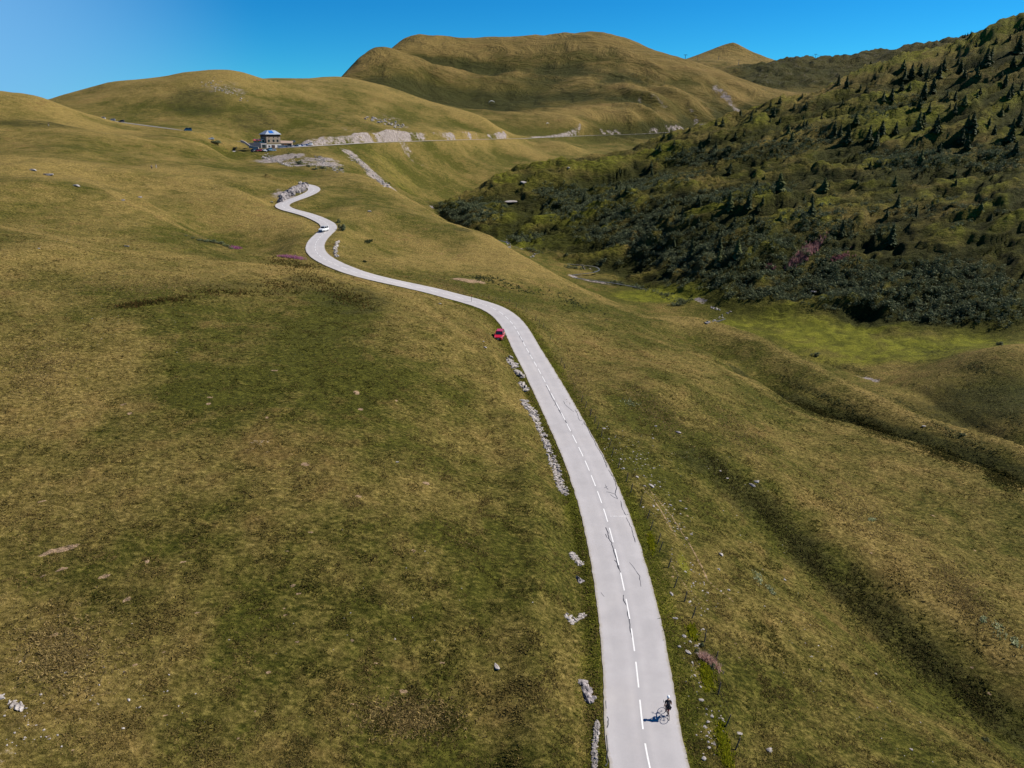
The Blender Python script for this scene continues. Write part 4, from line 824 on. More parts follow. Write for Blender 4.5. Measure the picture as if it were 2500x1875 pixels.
# candidate points uniformly over the hillside's world area, thinned by the density
cand = []
ax = RNG.uniform(math.atan2(-200,1750)-.02, .68, 110000); rr_ = RNG.uniform(235, 660, 110000); keep = RNG.random(110000) < rr_/660
ax, rr_ = ax[keep], rr_[keep]; cx_, cy_ = rr_*np.sin(ax), rr_*np.cos(ax); cz_ = height(cx_, cy_); jx, jy, _ = proj(cx_, cy_, cz_)
rhm = (cx_ > -60); dn = density_px(jx, jy, SPEC)*(.55+.9*fbm(cx_/16, cy_/9, 301, 3)+.25); pick = (RNG.random(len(dn)) < dn*.75) & rhm & (jy > 100)
# stay on the hillside polygon
jj = np.clip(np.searchsorted(As, ax)-1, 0, len(As)-2); ii = np.clip(np.searchsorted(Ls, np.log(rr_))-1, 0, len(Ls)-2)
pick &= (RH[ii, jj] > .3) & (st_d[ii, jj] > 3)
pts = [(x, y, RND.uniform(1.3, 2.7), RND.uniform(1.3, 2.6)) for x, y in zip(cx_[pick], cy_[pick])]
print('alder bushes', len(pts))
scatter_bushes('alder_thicket', pts, m_alder)
lone = (RNG.random(len(dn)) < .075*(.6+fbm(cx_/20, cy_/9, 311, 3)*1.3)) & (RH[ii, jj] > .3) & ~pick
scatter_bushes('dwarf_shrubs', [(x, y, RND.uniform(.5, 1.4), RND.uniform(.35, .9)) for x, y in zip(cx_[lone], cy_[lone])], m_heathb, lib=[bush_cloud(np.random.default_rng(400+i), 26, 3) for i in range(8)])
# single shrubs one can point to
def shrub(px, py, wpx, hpx, label, name='shrub', mat=None, cat='shrub'):
    h = hit(px, py)
    if not h: return
    s_ = Dof(h)/FPX; b = BUSH_HI[RND.randrange(5)]; v = b*[wpx*s_*.62, wpx*s_*.62, hpx*s_*.8]; e = mesh_np(name, v, np.arange(len(v)).reshape(-1, 3), mat or m_alder); e.location = h
    tag(e, label, cat); t = MB().tube([(0,0,-.1),(0,0,hpx*s_*.5)], [.08,.03], 5).build('stem', m_bark, e); return e
shrub(838,563,16,22,'bushy dark tree on the outside of the white car\'s bend','broadleaf_tree',cat='tree'); shrub(826,544,9,10,'small round bush behind the dark tree at the bend')
shrub(731,402,15,11,'largest dark bush in the scree below the lodge'); shrub(752,408,9,7,'bush right of the largest one in the scree below the lodge'); shrub(788,412,15,7,'low wide bush at the lower edge of the scree'); shrub(768,414,12,5,'flat bush between the others under the scree'); shrub(834,413,10,5,'bush at the right tip of the scree')
shrub(722,385,5,4,'tiny dark bush on the slope just below the lodge'); shrub(704,376,5,4,'tiny dark bush nearest the lodge car park'); shrub(527,350,22,8,'wide dark bush beside the single white car on the side road'); shrub(950,450,5,6,'tiny dark bush at the foot of the stony chute')
shrub(1712,1578,11,12,'dark green weed clump beside the fence'); shrub(1700,1590,9,8,'small dark weed clump against the fence verge'); shrub(1733,1612+18,18,14,'dark clump under the pink seed heads')
shrub(1990,868,14,9,'round grey-green bush alone on the green meadow'); shrub(2440,842,15,8,'dark bush on the near edge of the meadow knoll'); shrub(1470,642,16,10,'dark bush left of the stream\'s hairpin',); shrub(1243,628-8,1,1,None) if False else None
shrub(1382,625,9,7,'small bush near the middle stream bend'); shrub(2215,750+30,8,6,'small bush at the right foot of the hillside'); shrub(2350,1063,12,7,'dark bush in the shaded upper gully'); shrub(2405,1810,14,12,'green bush low in the bottom right hollow')
# bushes in the left gully
for i, (x, y, w_) in enumerate([(455,572,8),(470,578,8),(488,583,12),(505,586,16),(520,588,18),(538,592,18),(553,598,14),(566,604,12)]):
    shrub(x, y+4, w_, w_*.45, ('%s of the eight dark bushes lining the left gully' % ordl(i, 8)))
# ------------------------------------------------------------------ grass and weeds (uncountable)
gm = NT('grass_blades'); ac = gm.new('ShaderNodeAttribute', attribute_name='tint'); df = gm.new('ShaderNodeBsdfDiffuse', {'Color': ac.outputs['Color']}); tr = gm.new('ShaderNodeBsdfTranslucent', {'Color': ac.outputs['Color']}); mxs = gm.new('ShaderNodeMixShader', {0: .45}); gm.link(df.outputs[0], mxs.inputs[1]); gm.link(tr.outputs[0], mxs.inputs[2]); gm.link(mxs.outputs[0], gm.out.inputs[0])
def lookup(A_, x, y):
    az = np.arctan2(x, y); lg = np.log(np.hypot(x, y)); return A_[np.clip(np.searchsorted(Ls, lg)-1, 0, len(Ls)-2), np.clip(np.searchsorted(As, az)-1, 0, len(As)-2)]
def tufts(name, x, y, hgt, wid, colA, colB, blades=3, mixf=None, lean=.35):
    n = len(x); z = height(x, y)-.02; B = np.stack([x, y, z], 1)[:, None, :]
    a = RNG.uniform(0, 6.28, (n, blades)); h_ = hgt[:, None]*RNG.uniform(.6, 1.1, (n, blades)); w2 = wid[:, None]*RNG.uniform(.5, 1, (n, blades))
    off = np.stack([RNG.normal(0, 1, (n, blades))*wid[:, None]*.6, RNG.normal(0, 1, (n, blades))*wid[:, None]*.6, np.zeros((n, blades))], -1)
    d = np.stack([np.cos(a), np.sin(a), np.zeros_like(a)], -1)*w2[..., None]; ln = RNG.normal(0, lean, (n, blades, 2))*h_[..., None]
    tip = np.concatenate([ln, h_[..., None]], -1); v = np.stack([B+off-d, B+off+d, B+off+tip], 2).reshape(-1, 3)
    f = mixf if mixf is not None else RNG.random(n); f = np.clip(f + RNG.normal(0, .15, n), 0, 1)[:, None, None]
    c = (np.array(colA)*(1-f)+np.array(colB)*f)*RNG.uniform(.7, 1.3, (n, blades, 1)); c = np.repeat(c[:, :, None, :], 3, 2).reshape(-1, 3); c = np.hstack([c, np.ones((len(c), 1))])
    return tag(mesh_np(name, v, np.arange(len(v)).reshape(-1, 3), gm.m, attrs={'tint': c}), kind='stuff')
N = 480000; az_ = RNG.uniform(-.77, .77, N); r_ = 36*np.exp(RNG.uniform(0, 1, N)**1.25*math.log(300/36)); x = r_*np.sin(az_); y = r_*np.cos(az_)
dd = lookup(rd_d, x, y); clump = fbm(x/1.6, y/1.6, 401, 3); sel = (dd > 3.1) & (RNG.random(N) < 1-sstep(120, 300, r_)) & (clump > -.25) & (RNG.random(N) < .25+1.2*np.clip(clump, 0, 1)) & (lookup(scree, x, y) < .5) & (lookup(soil, x, y) < .6) & (st_d[0,0] > 0); x, y, r_ = x[sel], y[sel], r_[sel]
dv = np.clip(lookup(dry, x, y)*1.0+.5*fbm(x/5, y/5, 402, 3), 0, 1); lv = lookup(lush_lit, x, y); ht = lookup(heath, x, y)
sz = .07 + .06*clump[sel] + .0006*r_
colA = np.array([.040,.044,.010]); 
tufts('grass', x, y, sz*RNG.uniform(.6, 1.3, len(x)), sz*.75, (.050,.052,.012), (.25,.18,.065), 3, np.clip(dv*.8 - ht*.6, 0, 1), lean=1.3)
# greener rank growth on the verges
Nv = 26000; si = RNG.uniform(2, 170, Nv); k = si.astype(int); fr = si-k; e = RD[np.minimum(k+1, len(RD)-1)]-RD[k]; e = e/np.linalg.norm(e[:, :2], axis=1)[:, None]; of = np.where(RNG.random(Nv) < .5, -1, 1)*(3.0+np.abs(RNG.normal(0, 1.1, Nv)))
x = RD[k, 0]+e[:, 0]*fr+e[:, 1]*of; y = RD[k, 1]+e[:, 1]*fr-e[:, 0]*of; tufts('grass', x, y, RNG.uniform(.05, .15, Nv), RNG.uniform(.05, .12, Nv), (.065,.080,.010), (.21,.21,.035), 3, lean=1.2)
# yellow-green weeds along the fence, pink seed heads, docks, fireweed
def patch(name, specs, n, hlo, hhi, wlo, whi, cA, cB, blades=4, lean=.25):
    xs, ys = [], []
    for k in range(n):
        px, py, rx, ry, sl = specs[k % len(specs)]; a, b = RNG.normal(0, .42, 2); h = hit(px+a*rx, py+b*ry+a*rx*sl)
        if h: xs.append(h.x); ys.append(h.y)
    m_ = len(xs); return tufts(name, np.array(xs), np.array(ys), RNG.uniform(hlo, hhi, m_), RNG.uniform(wlo, whi, m_), cA, cB, blades, lean=lean)
patch('yellow_green_weeds', [(1590,1325,9,24,1.2),(1728,1655,20,35,.6),(1725,1640,16,26,.5),(1760,1800,16,50,.8),(1775,1850,18,45,.5),(1690,1545,14,16,.6)], 1500, .15, .4, .04, .1, (.10,.12,.008), (.28,.27,.015))
patch('pink_seed_heads', [(1722,1612,16,8,.4),(1738,1625,18,10,.8)], 260, .5, .9, .03, .06, (.30,.19,.15), (.55,.36,.30), 3)
patch('dock_plants', [(690,640,60,14,.1),(760,680,90,22,.3),(700,700,90,20,.1),(820,715,70,26,.2),(870,735,60,22,.2),(560,715,140,10,.02),(400,735,110,10,-.12),(330,745,70,9,-.1),(740,650,60,10,.1)], 2200, .25, .6, .06, .14, (.030,.042,.010), (.11,.062,.022), 3, .5)
patch('fireweed', [(700,627,24,3,.05),(725,631,22,3,.1)], 420, .35, .75, .06, .12, (.28,.10,.18), (.46,.22,.32), 3); patch('fireweed', [(575,606,16,3,.1)], 120, .5, .9, .06, .12, (.26,.08,.17), (.40,.16,.28), 3)
patch('fireweed', [(1960,625,26,16,-.8),(1985,610,22,12,-.8),(1940,645,20,10,-.5)], 900, 1.5, 2.6, .2, .4, (.16,.08,.085), (.32,.18,.17), 3); patch('fireweed', [(2050,632,30,12,-.3),(1880,655,14,8,0)], 340, .8, 1.3, .12, .25, (.12,.05,.06), (.25,.12,.13), 3)
patch('white_flowered_weeds', [(1850,1410,14,18,.9),(1880,1440,14,10,.9),(2440,1540,22,26,.6),(2480,1570,14,16,.9),(2400,1515,10,8,0),(1540,985,22,8,.2),(2130,1270,10,5,0)], 420, .15, .4, .05, .11, (.10,.13,.05), (.48,.50,.30), 3)
patch('meadow_tussocks', [(1250,700,90,14,.3),(1400,740,70,14,.4),(1180,680,50,8,.1),(900,590,14,6,0),(890,640,1,1,0)], 500, .3, .6, .15, .35, (.03,.045,.02), (.09,.095,.04), 3)

def cloud_px(specs, n):
    out = []
    for k in range(n):
        px, py, rx, ry, sl = specs[k % len(specs)]; a, b = RNG.normal(0, .45, 2); h = hit(px+a*rx, py+b*ry+a*rx*sl)
        if h: out.append(h)
    return out
LOH = [bush_cloud(np.random.default_rng(500+i), 30, 3) for i in range(8)]
scatter_bushes('streamside_alders', [(h.x, h.y, RND.uniform(.8, 1.7), RND.uniform(.7, 1.5)) for h in cloud_px([(1500,690,26,3,.3),(1560,703,36,4,.28),(1620,722,40,6,.3),(1665,734,28,6,.2),(1655,745,25,5,.1),(1400,655,30,2,.1),(1462,648,12,5,0),(1300,612,30,2,.3)], 130)], m_alder)
scatter_bushes('heath_hummocks', [(h.x, h.y, RND.uniform(.3, .9), RND.uniform(.15, .4)) for h in cloud_px([(2430,960,90,40,.2),(2470,1010,60,40,.4),(2400,900,70,20,.2),(2200,985,100,14,.45),(2330,1060,120,18,.4),(2000,960,110,14,.45),(2080,900,90,12,.2),(2300,860,80,14,0)], 1700)], m_heathb, lib=LOH)
patch('heath_shade_tufts', [(1760,1150,70,40,.9),(1880,1260,80,60,.9),(1980,1370,90,60,.95),(2100,1480,90,70,.9),(2240,1600,100,70,.85),(2380,1710,90,60,.8)], 6000, .06, .15, .08, .18, (.026,.030,.009), (.085,.070,.026), 3, 1.0)  # dark heath tufts, toned to deepen the painted shade on the hollow's flank
patch('heath_shade_tufts', [(1980,1000,90,16,.4),(2140,1050,90,18,.4),(2300,1110,90,20,.4),(2450,1170,70,24,.4)], 4000, .08, .2, .12, .25, (.022,.027,.008), (.075,.065,.020), 3, 1.0)  # dark heath tufts that paint in shade on the flank beyond the spur
patch('straw_tufts', [(1400,900,60,90,1.),(1600,1000,120,60,.7),(1800,1050,120,60,.7),(2100,1250,160,80,.8),(2350,1450,120,80,.7),(100,900,120,100,0),(150,1600,150,120,0),(1100,700,80,20,.4),(400,700,220,30,0),(1000,1750,150,60,0)], 16000, .08, .2, .07, .15, (.13,.10,.04), (.34,.25,.10), 3, 1.1)
# ------------------------------------------------------------------ cars
glass = NT('dark_car_glass'); glass.done((.012,.016,.022), None, .08); glass.b.inputs['Specular IOR Level'].default_value = .8; glass = glass.m
rub = simple('tyre_rubber', (.018,.018,.018), .85); alloy = simple('alloy_rim', (.45,.45,.47), .35, .5, .8); blk = simple('black_plastic', (.02,.02,.022), .6)
lampm = NT('headlight_glass'); lampm.done((.75,.77,.8), None, .1); lampm = lampm.m; redm = NT('tail_light'); redm.done((.35,.01,.01), None, .2); redm = redm.m; plate_m = simple('number_plate', (.7,.7,.68), .5)
PAINT = {}
def paint(nm, col, rough=.25):
    if nm not in PAINT:
        m = NT(nm+'_car_paint'); m.done(col, None, rough); m.b.inputs['Specular IOR Level'].default_value = .55; m.b.inputs['Coat Weight'].default_value = .5; m.b.inputs['Coat Roughness'].default_value = .08; PAINT[nm] = m.m
    return PAINT[nm]
# profiles: (y along length 0..1, z low, z high, half width factor) ; front at y=1
KIND = {'suv': dict(L=4.35, W=1.82, H=1.66, belt=1.02, hood=.96, rake=(.70,.56,.10,.04), cl=.22), 'hatch': dict(L=4.05, W=1.76, H=1.47, belt=.92, hood=.86, rake=(.72,.54,.16,.06), cl=.15),
        'estate': dict(L=4.6, W=1.8, H=1.48, belt=.93, hood=.86, rake=(.72,.55,.07,.02), cl=.16), 'van': dict(L=5.2, W=1.95, H=2.05, belt=1.15, hood=1.12, rake=(.86,.74,.02,.0), cl=.2)}
def make_car(kind, mat, name='parked_car'):
    k = KIND[kind]; L, W, H, bl, hd = k['L'], k['W'], k['H'], k['belt'], k['hood']; e = empty(name); w2 = W/2; cl = k['cl']
    b = MB()     # lower body, lofted along the length with rounded ends
    st_ = [(-.5,.30,.55,bl*.80),(-.49,.93,cl+.08,bl*.93),(-.45,1,cl,bl),(-.2,1,cl,bl),(k['rake'][0]-.5,1,cl,bl),(.33,.98,cl,hd),(.44,.94,cl,hd*.93),(.49,.86,cl+.05,hd*.80),(.5,.6,.45,hd*.68)]
    vs = []; n = 8
    for t, wf, z0, z1 in st_:
        y = t*L; a = w2*wf; zm = (z0+z1)/2
        vs += [(-a*.88,y,z0),(-a,y,z0+.1),(-a,y,zm+.1),(-a*.94,y,z1),(a*.94,y,z1),(a,y,zm+.1),(a,y,z0+.1),(a*.88,y,z0)]
    fs = [tuple(range(n))]+[tuple(range((len(st_)-1)*n, len(st_)*n))[::-1]]
    for i in range(len(st_)-1):
        for j in range(n): fs.append((i*n+j, (i+1)*n+j, (i+1)*n+(j+1)%n, i*n+(j+1)%n))
    b.add(vs, fs)
    ra, rb, rc_, rd_ = k['rake']; y0 = (ra-.5)*L; y1 = (rb-.5)*L; y2 = (rc_-.5)*L; y3 = (rd_-.5)*L; rw = w2*.78; bw = w2*.93
    b.add([(-rw,y1,H-.02),(rw,y1,H-.02),(rw,y2,H-.02),(-rw,y2,H-.02),(-rw*.93,y1-.05,H+.03),(rw*.93,y1-.05,H+.03),(rw*.93,y2+.08,H+.03),(-rw*.93,y2+.08,H+.03)], [(4,5,6,7),(0,1,5,4),(1,2,6,5),(2,3,7,6),(3,0,4,7),(3,2,1,0)])
    for s in (-1, 1):      # pillars
        for (ya, yb, wd) in ((y0,y1,.05),((y0+y3)/2-.1,(y1+y2)/2-.1,.05),(y3+.05,y2+.05,.07)):
            b.tube([(s*bw*.99,ya,bl-.02),(s*rw*1.0,yb,H-.01)], wd, 4)
    body = b.build('body', mat, e)
    gl = MB().add([(-bw*.95,y0,bl-.01),(bw*.95,y0,bl-.01),(rw*.96,y1,H-.03),(-rw*.96,y1,H-.03)], [(0,1,2,3)]).build('windscreen', glass, e)
    gl = MB().add([(-bw*.95,y3,bl-.01),(bw*.95,y3,bl-.01),(rw*.96,y2,H-.03),(-rw*.96,y2,H-.03)], [(3,2,1,0)]).build('rear_window', glass, e)
    for s in (-1, 1): MB().add([(s*bw*.97,y0-.04,bl-.01),(s*bw*.97,y3+.04,bl-.01),(s*rw*.98,y2+.03,H-.03),(s*rw*.98,y1-.02,H-.03)], [(0,1,2,3)]).build('side_window', glass, e)
    for s in (-1, 1):
        for yy in (L*.31, -L*.30):
            wl = MB().ring((s*(w2-.09),yy,.33),.25,.095,'x',20,6).disc((s*(w2-.09),yy,.33),.24,.12).build('wheel', rub, e); MB().disc((s*(w2-.02),yy,.33),.19,.05).build('rim', alloy, wl)
            MB().ring((s*(w2-.01),yy,.36),.36,.035,'x',20,4).build('wheel_arch', blk, e)
        MB().box((s*w2*.72,L*.465,hd*.78),(.34,.12,.13)).build('headlight', lampm, e); MB().box((s*w2*.86,-L*.487,bl*.82),(.16,.1,.26)).build('tail_light', redm, e)
        MB().box((s*(w2+.08),y0-.25,bl+.06),(.2,.12,.14)).build('wing_mirror', mat, e)
        if kind in ('suv','estate'): MB().tube([(s*rw*.86,y1-.15,H+.03),(s*rw*.86,y1-.3,H+.09),(s*rw*.86,y2+.35,H+.09),(s*rw*.86,y2+.2,H+.03)], .02, 5).build('roof_rail', blk, e)
    MB().box((0,L*.5-.03,.62),(1.0,.06,.16)).build('grille', blk, e); MB().box((0,L*.5+.0,.36),(1.35,.07,.18)).build('front_bumper', blk, e); MB().box((0,L*.5+.035,.47),(.5,.02,.11)).build('number_plate', plate_m, e); MB().box((0,-L*.5-.0,.42),(1.35,.08,.22)).build('rear_bumper', blk, e)
    MB().box((0,-L*.5-.045,.62),(.5,.02,.11)).build('number_plate', plate_m, e)
    return e
def put(o, loc, rz, label, cat, group=None, pitch=0):
    o.location = loc; o.rotation_euler = (pitch, 0, rz); tag(o, label, cat, group); return o
KIDS = {}
def kids(o): return [q for q in bpy.data.objects if q.parent == o]
# red car on the grass lay-by, nose towards the camera
h = hit(1219, 831); rc1 = make_car('suv', paint('red', (.42,.012,.02))); put(rc1, (h.x, h.y+1.6, gz(h.x, h.y+1.6)+.02), math.pi-.12, 'red hatchback parked on the grass lay-by left of the road', 'car')
# white car driving up the second bend, seen from behind, left lane of its travel
i = int(np.argmin(np.hypot(RD[:hid0,0]-Pz(788,562,11.2)[0], RD[:hid0,1]-Pz(788,562,11.2)[1]))); q = Pz(788,566,11.35); wc = make_car('suv', paint('white', (.72,.74,.76))); put(wc, (q[0], q[1]+1.5, q[2]+.08), math.pi-.28, 'white car driving on the road through the S-bend', 'car')
# lodge car park and pass road
COLS = {'white': (.72,.74,.76), 'red': (.42,.012,.02), 'maroon': (.12,.01,.02), 'blue': (.02,.06,.22), 'black': (.015,.015,.018), 'silver': (.42,.44,.46), 'petrol': (.02,.09,.16), 'grey': (.12,.125,.13)}
PROTO = {}
def car_copy(kind, colr):
    if (kind, colr) not in PROTO: e = make_car(kind, paint(colr, COLS[colr])); PROTO[(kind, colr)] = (e, kids(e), {c.name: kids(c) for c in kids(e)}); return e
    e, ch, sub_ = PROTO[(kind, colr)]; n_ = e.copy(); COL.objects.link(n_)
    for k in list(n_.keys()): del n_[k]
    for c in ch:
        cc = c.copy(); COL.objects.link(cc); cc.parent = n_
        for d in sub_[c.name]: dd_ = d.copy(); COL.objects.link(dd_); dd_.parent = cc
    return n_
for x, D, kind, colr, rz, lab in [(619,492,'van','black',2.9,'black van at the left end of the cars in front of the lodge'),(629,494,'suv','maroon',2.8,'dark maroon car second from the left in front of the lodge'),(638,494,'hatch','red',2.9,'red car beside the maroon one in front of the lodge'),(645,494,'hatch','silver',2.8,'small silver car in the middle of the row by the lodge'),(651.5,494,'hatch','white',2.8,'white car right of the silver one in front of the lodge'),
    (658,495,'suv','petrol',2.8,'petrol blue car in front of the white lodge wall'),(665.5,494,'estate','white',1.9,'white car parked sideways in front of the lodge corner')]:
    q = P(x, 362.5, D); put(car_copy(kind, colr), (q[0], q[1], lookup(Z, np.array([q[0]]), np.array([q[1]]))[0]+.02), rz, lab, 'car', 'cars parked in front of the lodge')
row = [('hatch','grey','grey car nearest the lodge annex, first of the long row'),('suv','black','black car second in the long row by the cutting'),('hatch','silver','silver car third in the long row by the cutting'),('estate','black','black estate car fourth in the long row by the cutting'),('hatch','petrol','petrol blue car fifth in the long row by the cutting'),('suv','white','white car sixth in the long row by the cutting'),('suv','blue','blue car seventh in the long row by the cutting'),('hatch','white','small white car eighth in the long row by the cutting'),('estate','blue','blue estate car ninth in the long row by the cutting'),('hatch','silver','silver car tenth in the long row by the cutting'),('van','white','white van closing the right end of the long row')]
for i, (kind, colr, lab) in enumerate(row):
    x = 701+i*5.6; D = 505+i*2.2; q = P(x, 357.5, D); j = int(np.argmin(np.hypot(RD[:,0]-q[0], RD[:,1]-q[1]))); e_ = RD[j+1]-RD[j-1]; e_ = e_/np.linalg.norm(e_[:2]); zc = gz(q[0], q[1]+1)
    put(car_copy(kind, colr), (q[0], q[1]+2, max(zc, RD[j,2]-.2)+.03), math.pi+.5, lab, 'car', 'cars parked in the long row by the cutting')
for x, y, kind, colr, rz, lab in [(178,281,'hatch','petrol',1.9,'blue car furthest left on the pass road'),(198,286,'van','white',1.8,'white camper van second on the pass road'),(215,289,'estate','white',1.8,'white car behind the camper van on the pass road'),(252,294,'suv','white',1.75,'white car in the middle of the pass road row'),(275,297,'estate','silver',1.75,'silver car right of the middle one on the pass road'),(298,299,'hatch','black',1.75,'black car at the right end of the pass road row'),(458,318,'van','petrol',1.9,'dark blue van driving down the pass road'),(516,340,'hatch','white',1.9,'single white car beside the wide bush above the lodge')]:
    j = int(np.argmin([abs(proj(*p)[0]-x) for p in PR])); p = PR[j]
    if x == 516: q = hit(516, 341); put(car_copy(kind, colr), (q.x, q.y, q.z+.03), rz, lab, 'car'); continue
    put(car_copy(kind, colr), (p[0], p[1], p[2]+.1), rz, lab, 'car', 'cars along the pass road')
# ------------------------------------------------------------------ lodge
stone_m = NT('rubble_stone_wall'); q1 = stone_m.noise(2.2, 5, .7); stone_m.done(stone_m.mix(stone_m.rng(q1, .35, .65), (.17,.125,.095), (.36,.29,.22)), stone_m.bump(q1, .08, .6), .9); stone_m = stone_m.m
render_m = simple('white_render', (.50,.48,.47), .85); metal_m = NT('pale_metal_roof'); wv = metal_m.new('ShaderNodeTexWave', {'Vector': metal_m.coord(), 'Scale': 1.6}).outputs['Fac']; metal_m.done(metal_m.mix(metal_m.rng(wv, .4, .6), (.22,.25,.30), (.32,.36,.41)), metal_m.bump(wv, .04, .5), .4); metal_m.b.inputs['Metallic'].default_value = .0; metal_m = metal_m.m
solar_m = NT('solar_panel_glass'); solar_m.done((.02,.10,.34), None, .35); solar_m = solar_m.m; wood_m = simple('dark_timber', (.06,.035,.022), .8); tile_m = simple('brown_tiles', (.26,.19,.15), .85); conc_m = simple('terrace_concrete', (.33,.30,.29), .9); och_m = simple('ochre_panel', (.42,.20,.08), .8); shut_m = simple('green_shutters', (.05,.07,.055), .6); par_m = simple('red_parasol_cloth', (.55,.07,.07), .8)
lx, ly, lz = P(652.5, 361.5, 512); lz = pad0[2]; lodge = empty('lodge', (lx, ly, lz), .74); tag(lodge, 'tall stone mountain lodge with pale metal hipped roof and solar panel', 'lodge')
# local frame: corner at origin, right face along +x, left face along +y
WX, WY, WH = 10.6, 9.4, 9.4
MB().box((WX/2,WY/2,(WH+3.1)/2),(WX,WY,WH-3.1)).build('wall', stone_m, lodge); MB().box((WX/2,WY/2,.8),(WX+.3,WY+.3,3.4)).build('base_wall', render_m, lodge)
MB().box((WX/2,WY/2,WH-1.0),(WX+.12,WY+.12,1.5)).build('timber_band', wood_m, lodge)
ov = .7; rf = MB(); a0, a1, b0, b1 = -ov, WX+ov, -ov, WY+ov; i_ = 3.0
rf.add([(a0,b0,WH-.25),(a1,b0,WH-.25),(a1,b1,WH-.25),(a0,b1,WH-.25),(a0,b0,WH),(a1,b0,WH),(a1,b1,WH),(a0,b1,WH),(i_,i_+.2,WH+2.6),(WX-i_+1,i_+.2,WH+2.6),(WX-i_+1,WY-i_,WH+2.6),(i_,WY-i_,WH+2.6)], [(3,2,1,0),(0,1,5,4),(1,2,6,5),(2,3,7,6),(3,0,4,7),(4,5,9,8),(5,6,10,9),(6,7,11,10),(7,4,8,11),(8,9,10,11)])
roof = rf.build('roof', metal_m, lodge)
sl = (2.6)/(i_+.2+ov)
def rp(x, t): return (x, b0+t*(i_+.2+ov), WH+2.6*t+.06)
MB().add([rp(2.6,.2),rp(6.3,.2),rp(6.1,.88),rp(3.2,.88)], [(0,1,2,3)]).add([(a[0],a[1],a[2]+.07) for a in [rp(2.6,.2),rp(6.3,.2),rp(6.1,.88),rp(3.2,.88)]], [(0,1,2,3)]).build('solar_panel', solar_m, roof)
MB().box((WX*.7,WY*.62,WH+2.9),(.7,.7,1.3)).build('chimney', stone_m, roof)
for x in (1.9, 5.4, 8.4):
    w_ = MB().box((x,-.06,5.05),(1.15,.18,1.5)).build('window', shut_m, lodge); MB().box((x,-.19,5.05),(.8,.08,1.25)).build('pane', glass, w_)
for x in (2.2, 5.6, 8.8): MB().box((x,-.05,7.2),(.5,.14,.5)).build('small_window', glass, lodge)
MB().box((4.6,-.22,1.0),(2.4,.12,2.2)).build('door', wood_m, lodge); MB().box((1.6,-.2,1.3),(1.2,.1,1.1)).build('ground_floor_window', glass, lodge); MB().box((8.3,-.2,1.4),(.9,.1,1.1)).build('ground_floor_window', glass, lodge)
for y in (2.4, 6.2):
    w_ = MB().box((-.05,y,6.2),(.16,1.1,1.3)).build('window', shut_m, lodge); MB().box((-.15,y,6.2),(.08,.8,1.05)).build('pane', glass, w_)
# glazed veranda and terrace left of the block
ver = MB().box((-2.2,7.6,4.7),(4.3,9.0,2.6)).build('veranda', render_m, lodge); MB().box((-2.2,7.6,6.1),(4.7,9.4,.2)).build('veranda_roof', metal_m, lodge)
for y in (3.9, 6.3, 8.7, 11.0): MB().box((-4.38,y,4.7),(.1,1.7,1.6)).build('veranda_window', glass, lodge)
for x in (-3.4,-1.2): MB().box((x,3.06,4.7),(1.5,.1,1.6)).build('veranda_window', glass, lodge)
MB().prism([(-4.4,0),(0,0),(0,12.5),(-6,14),(-10,8)], -1.5, 3.3).build('terrace', conc_m, lodge); MB().tube([(-4.4,0,3.4),(-10,8,3.4),(-6,14,3.4)], .2, 4).build('parapet', conc_m, lodge)
MB().box((-2.2,-.06,1.3),(2.6,.14,2.2)).build('undercroft_opening', glass, lodge)
for v_, dx in (((-6.6,5.2),0),((-4.0,2.2),0)):
    pe = MB().tube([(v_[0],v_[1],3.3),(v_[0],v_[1],5.6)], .04, 6); p0 = pe.build('pole', metal_m); c_ = MB(); n = 8; c_.add([(v_[0],v_[1],5.9)]+[(v_[0]+1.5*math.cos(k*math.pi/4),v_[1]+1.5*math.sin(k*math.pi/4),5.3) for k in range(8)], [(0,1+k,1+(k+1)%8) for k in range(8)]+[tuple(range(8,0,-1))]); ue = empty('parasol', lodge.location, .74); p0.parent = ue; c_.build('canopy', par_m, ue); tag(ue, 'red parasol on the lodge terrace, '+('left' if v_[0] < -5 else 'right')+' one of two', 'parasol', 'red terrace parasols')
# ramp wall, annex
rw_ = empty('ramp_wall', P(597,347,505)); a = Vector(P(597,349,505)); b = Vector(P(611,359,498)); c = Vector(P(631,363,498)); d_ = Vector(P(588,346,512)); mb = MB()
for (p, q, hh) in ((d_, a, .9), (a, b, .9), (b, c, 1.2)):
    e_ = (q-p); n_ = Vector((-e_.y, e_.x, 0)).normalized()*.25; p_, q_ = p-a, q-a; mb.add([p_-n_-Vector((0,0,hh)), q_-n_-Vector((0,0,hh)), q_+n_-Vector((0,0,hh)), p_+n_-Vector((0,0,hh)), p_-n_+Vector((0,0,.6)), q_-n_+Vector((0,0,.6)), q_+n_+Vector((0,0,.6)), p_+n_+Vector((0,0,.6))], [(3,2,1,0),(4,5,6,7),(0,1,5,4),(1,2,6,5),(2,3,7,6),(3,0,4,7)])
mb.build('retaining_wall', conc_m, rw_); tag(rw_, 'sloping grey retaining wall along the ramp left of the lodge', 'wall')
ax_, ay_, az2 = P(679, 361, 520); an = empty('annex', (ax_, ay_+1.5, pad0[2]), .16); tag(an, 'low annex with brown lean-to roof right of the lodge', 'building')
MB().box((4.8,3.2,1.5),(9.0,5.6,3.2)).build('wall', stone_m, an); MB().add([(-.2,0,3.1),(9.8,0,2.9),(9.8,6.4,4.4),(-.2,6.4,4.9),(-.2,0,3.35),(9.8,0,3.15),(9.8,6.4,4.65),(-.2,6.4,5.15)], [(3,2,1,0),(4,5,6,7),(0,1,5,4),(1,2,6,5),(2,3,7,6),(3,0,4,7)]).build('roof', tile_m, an)
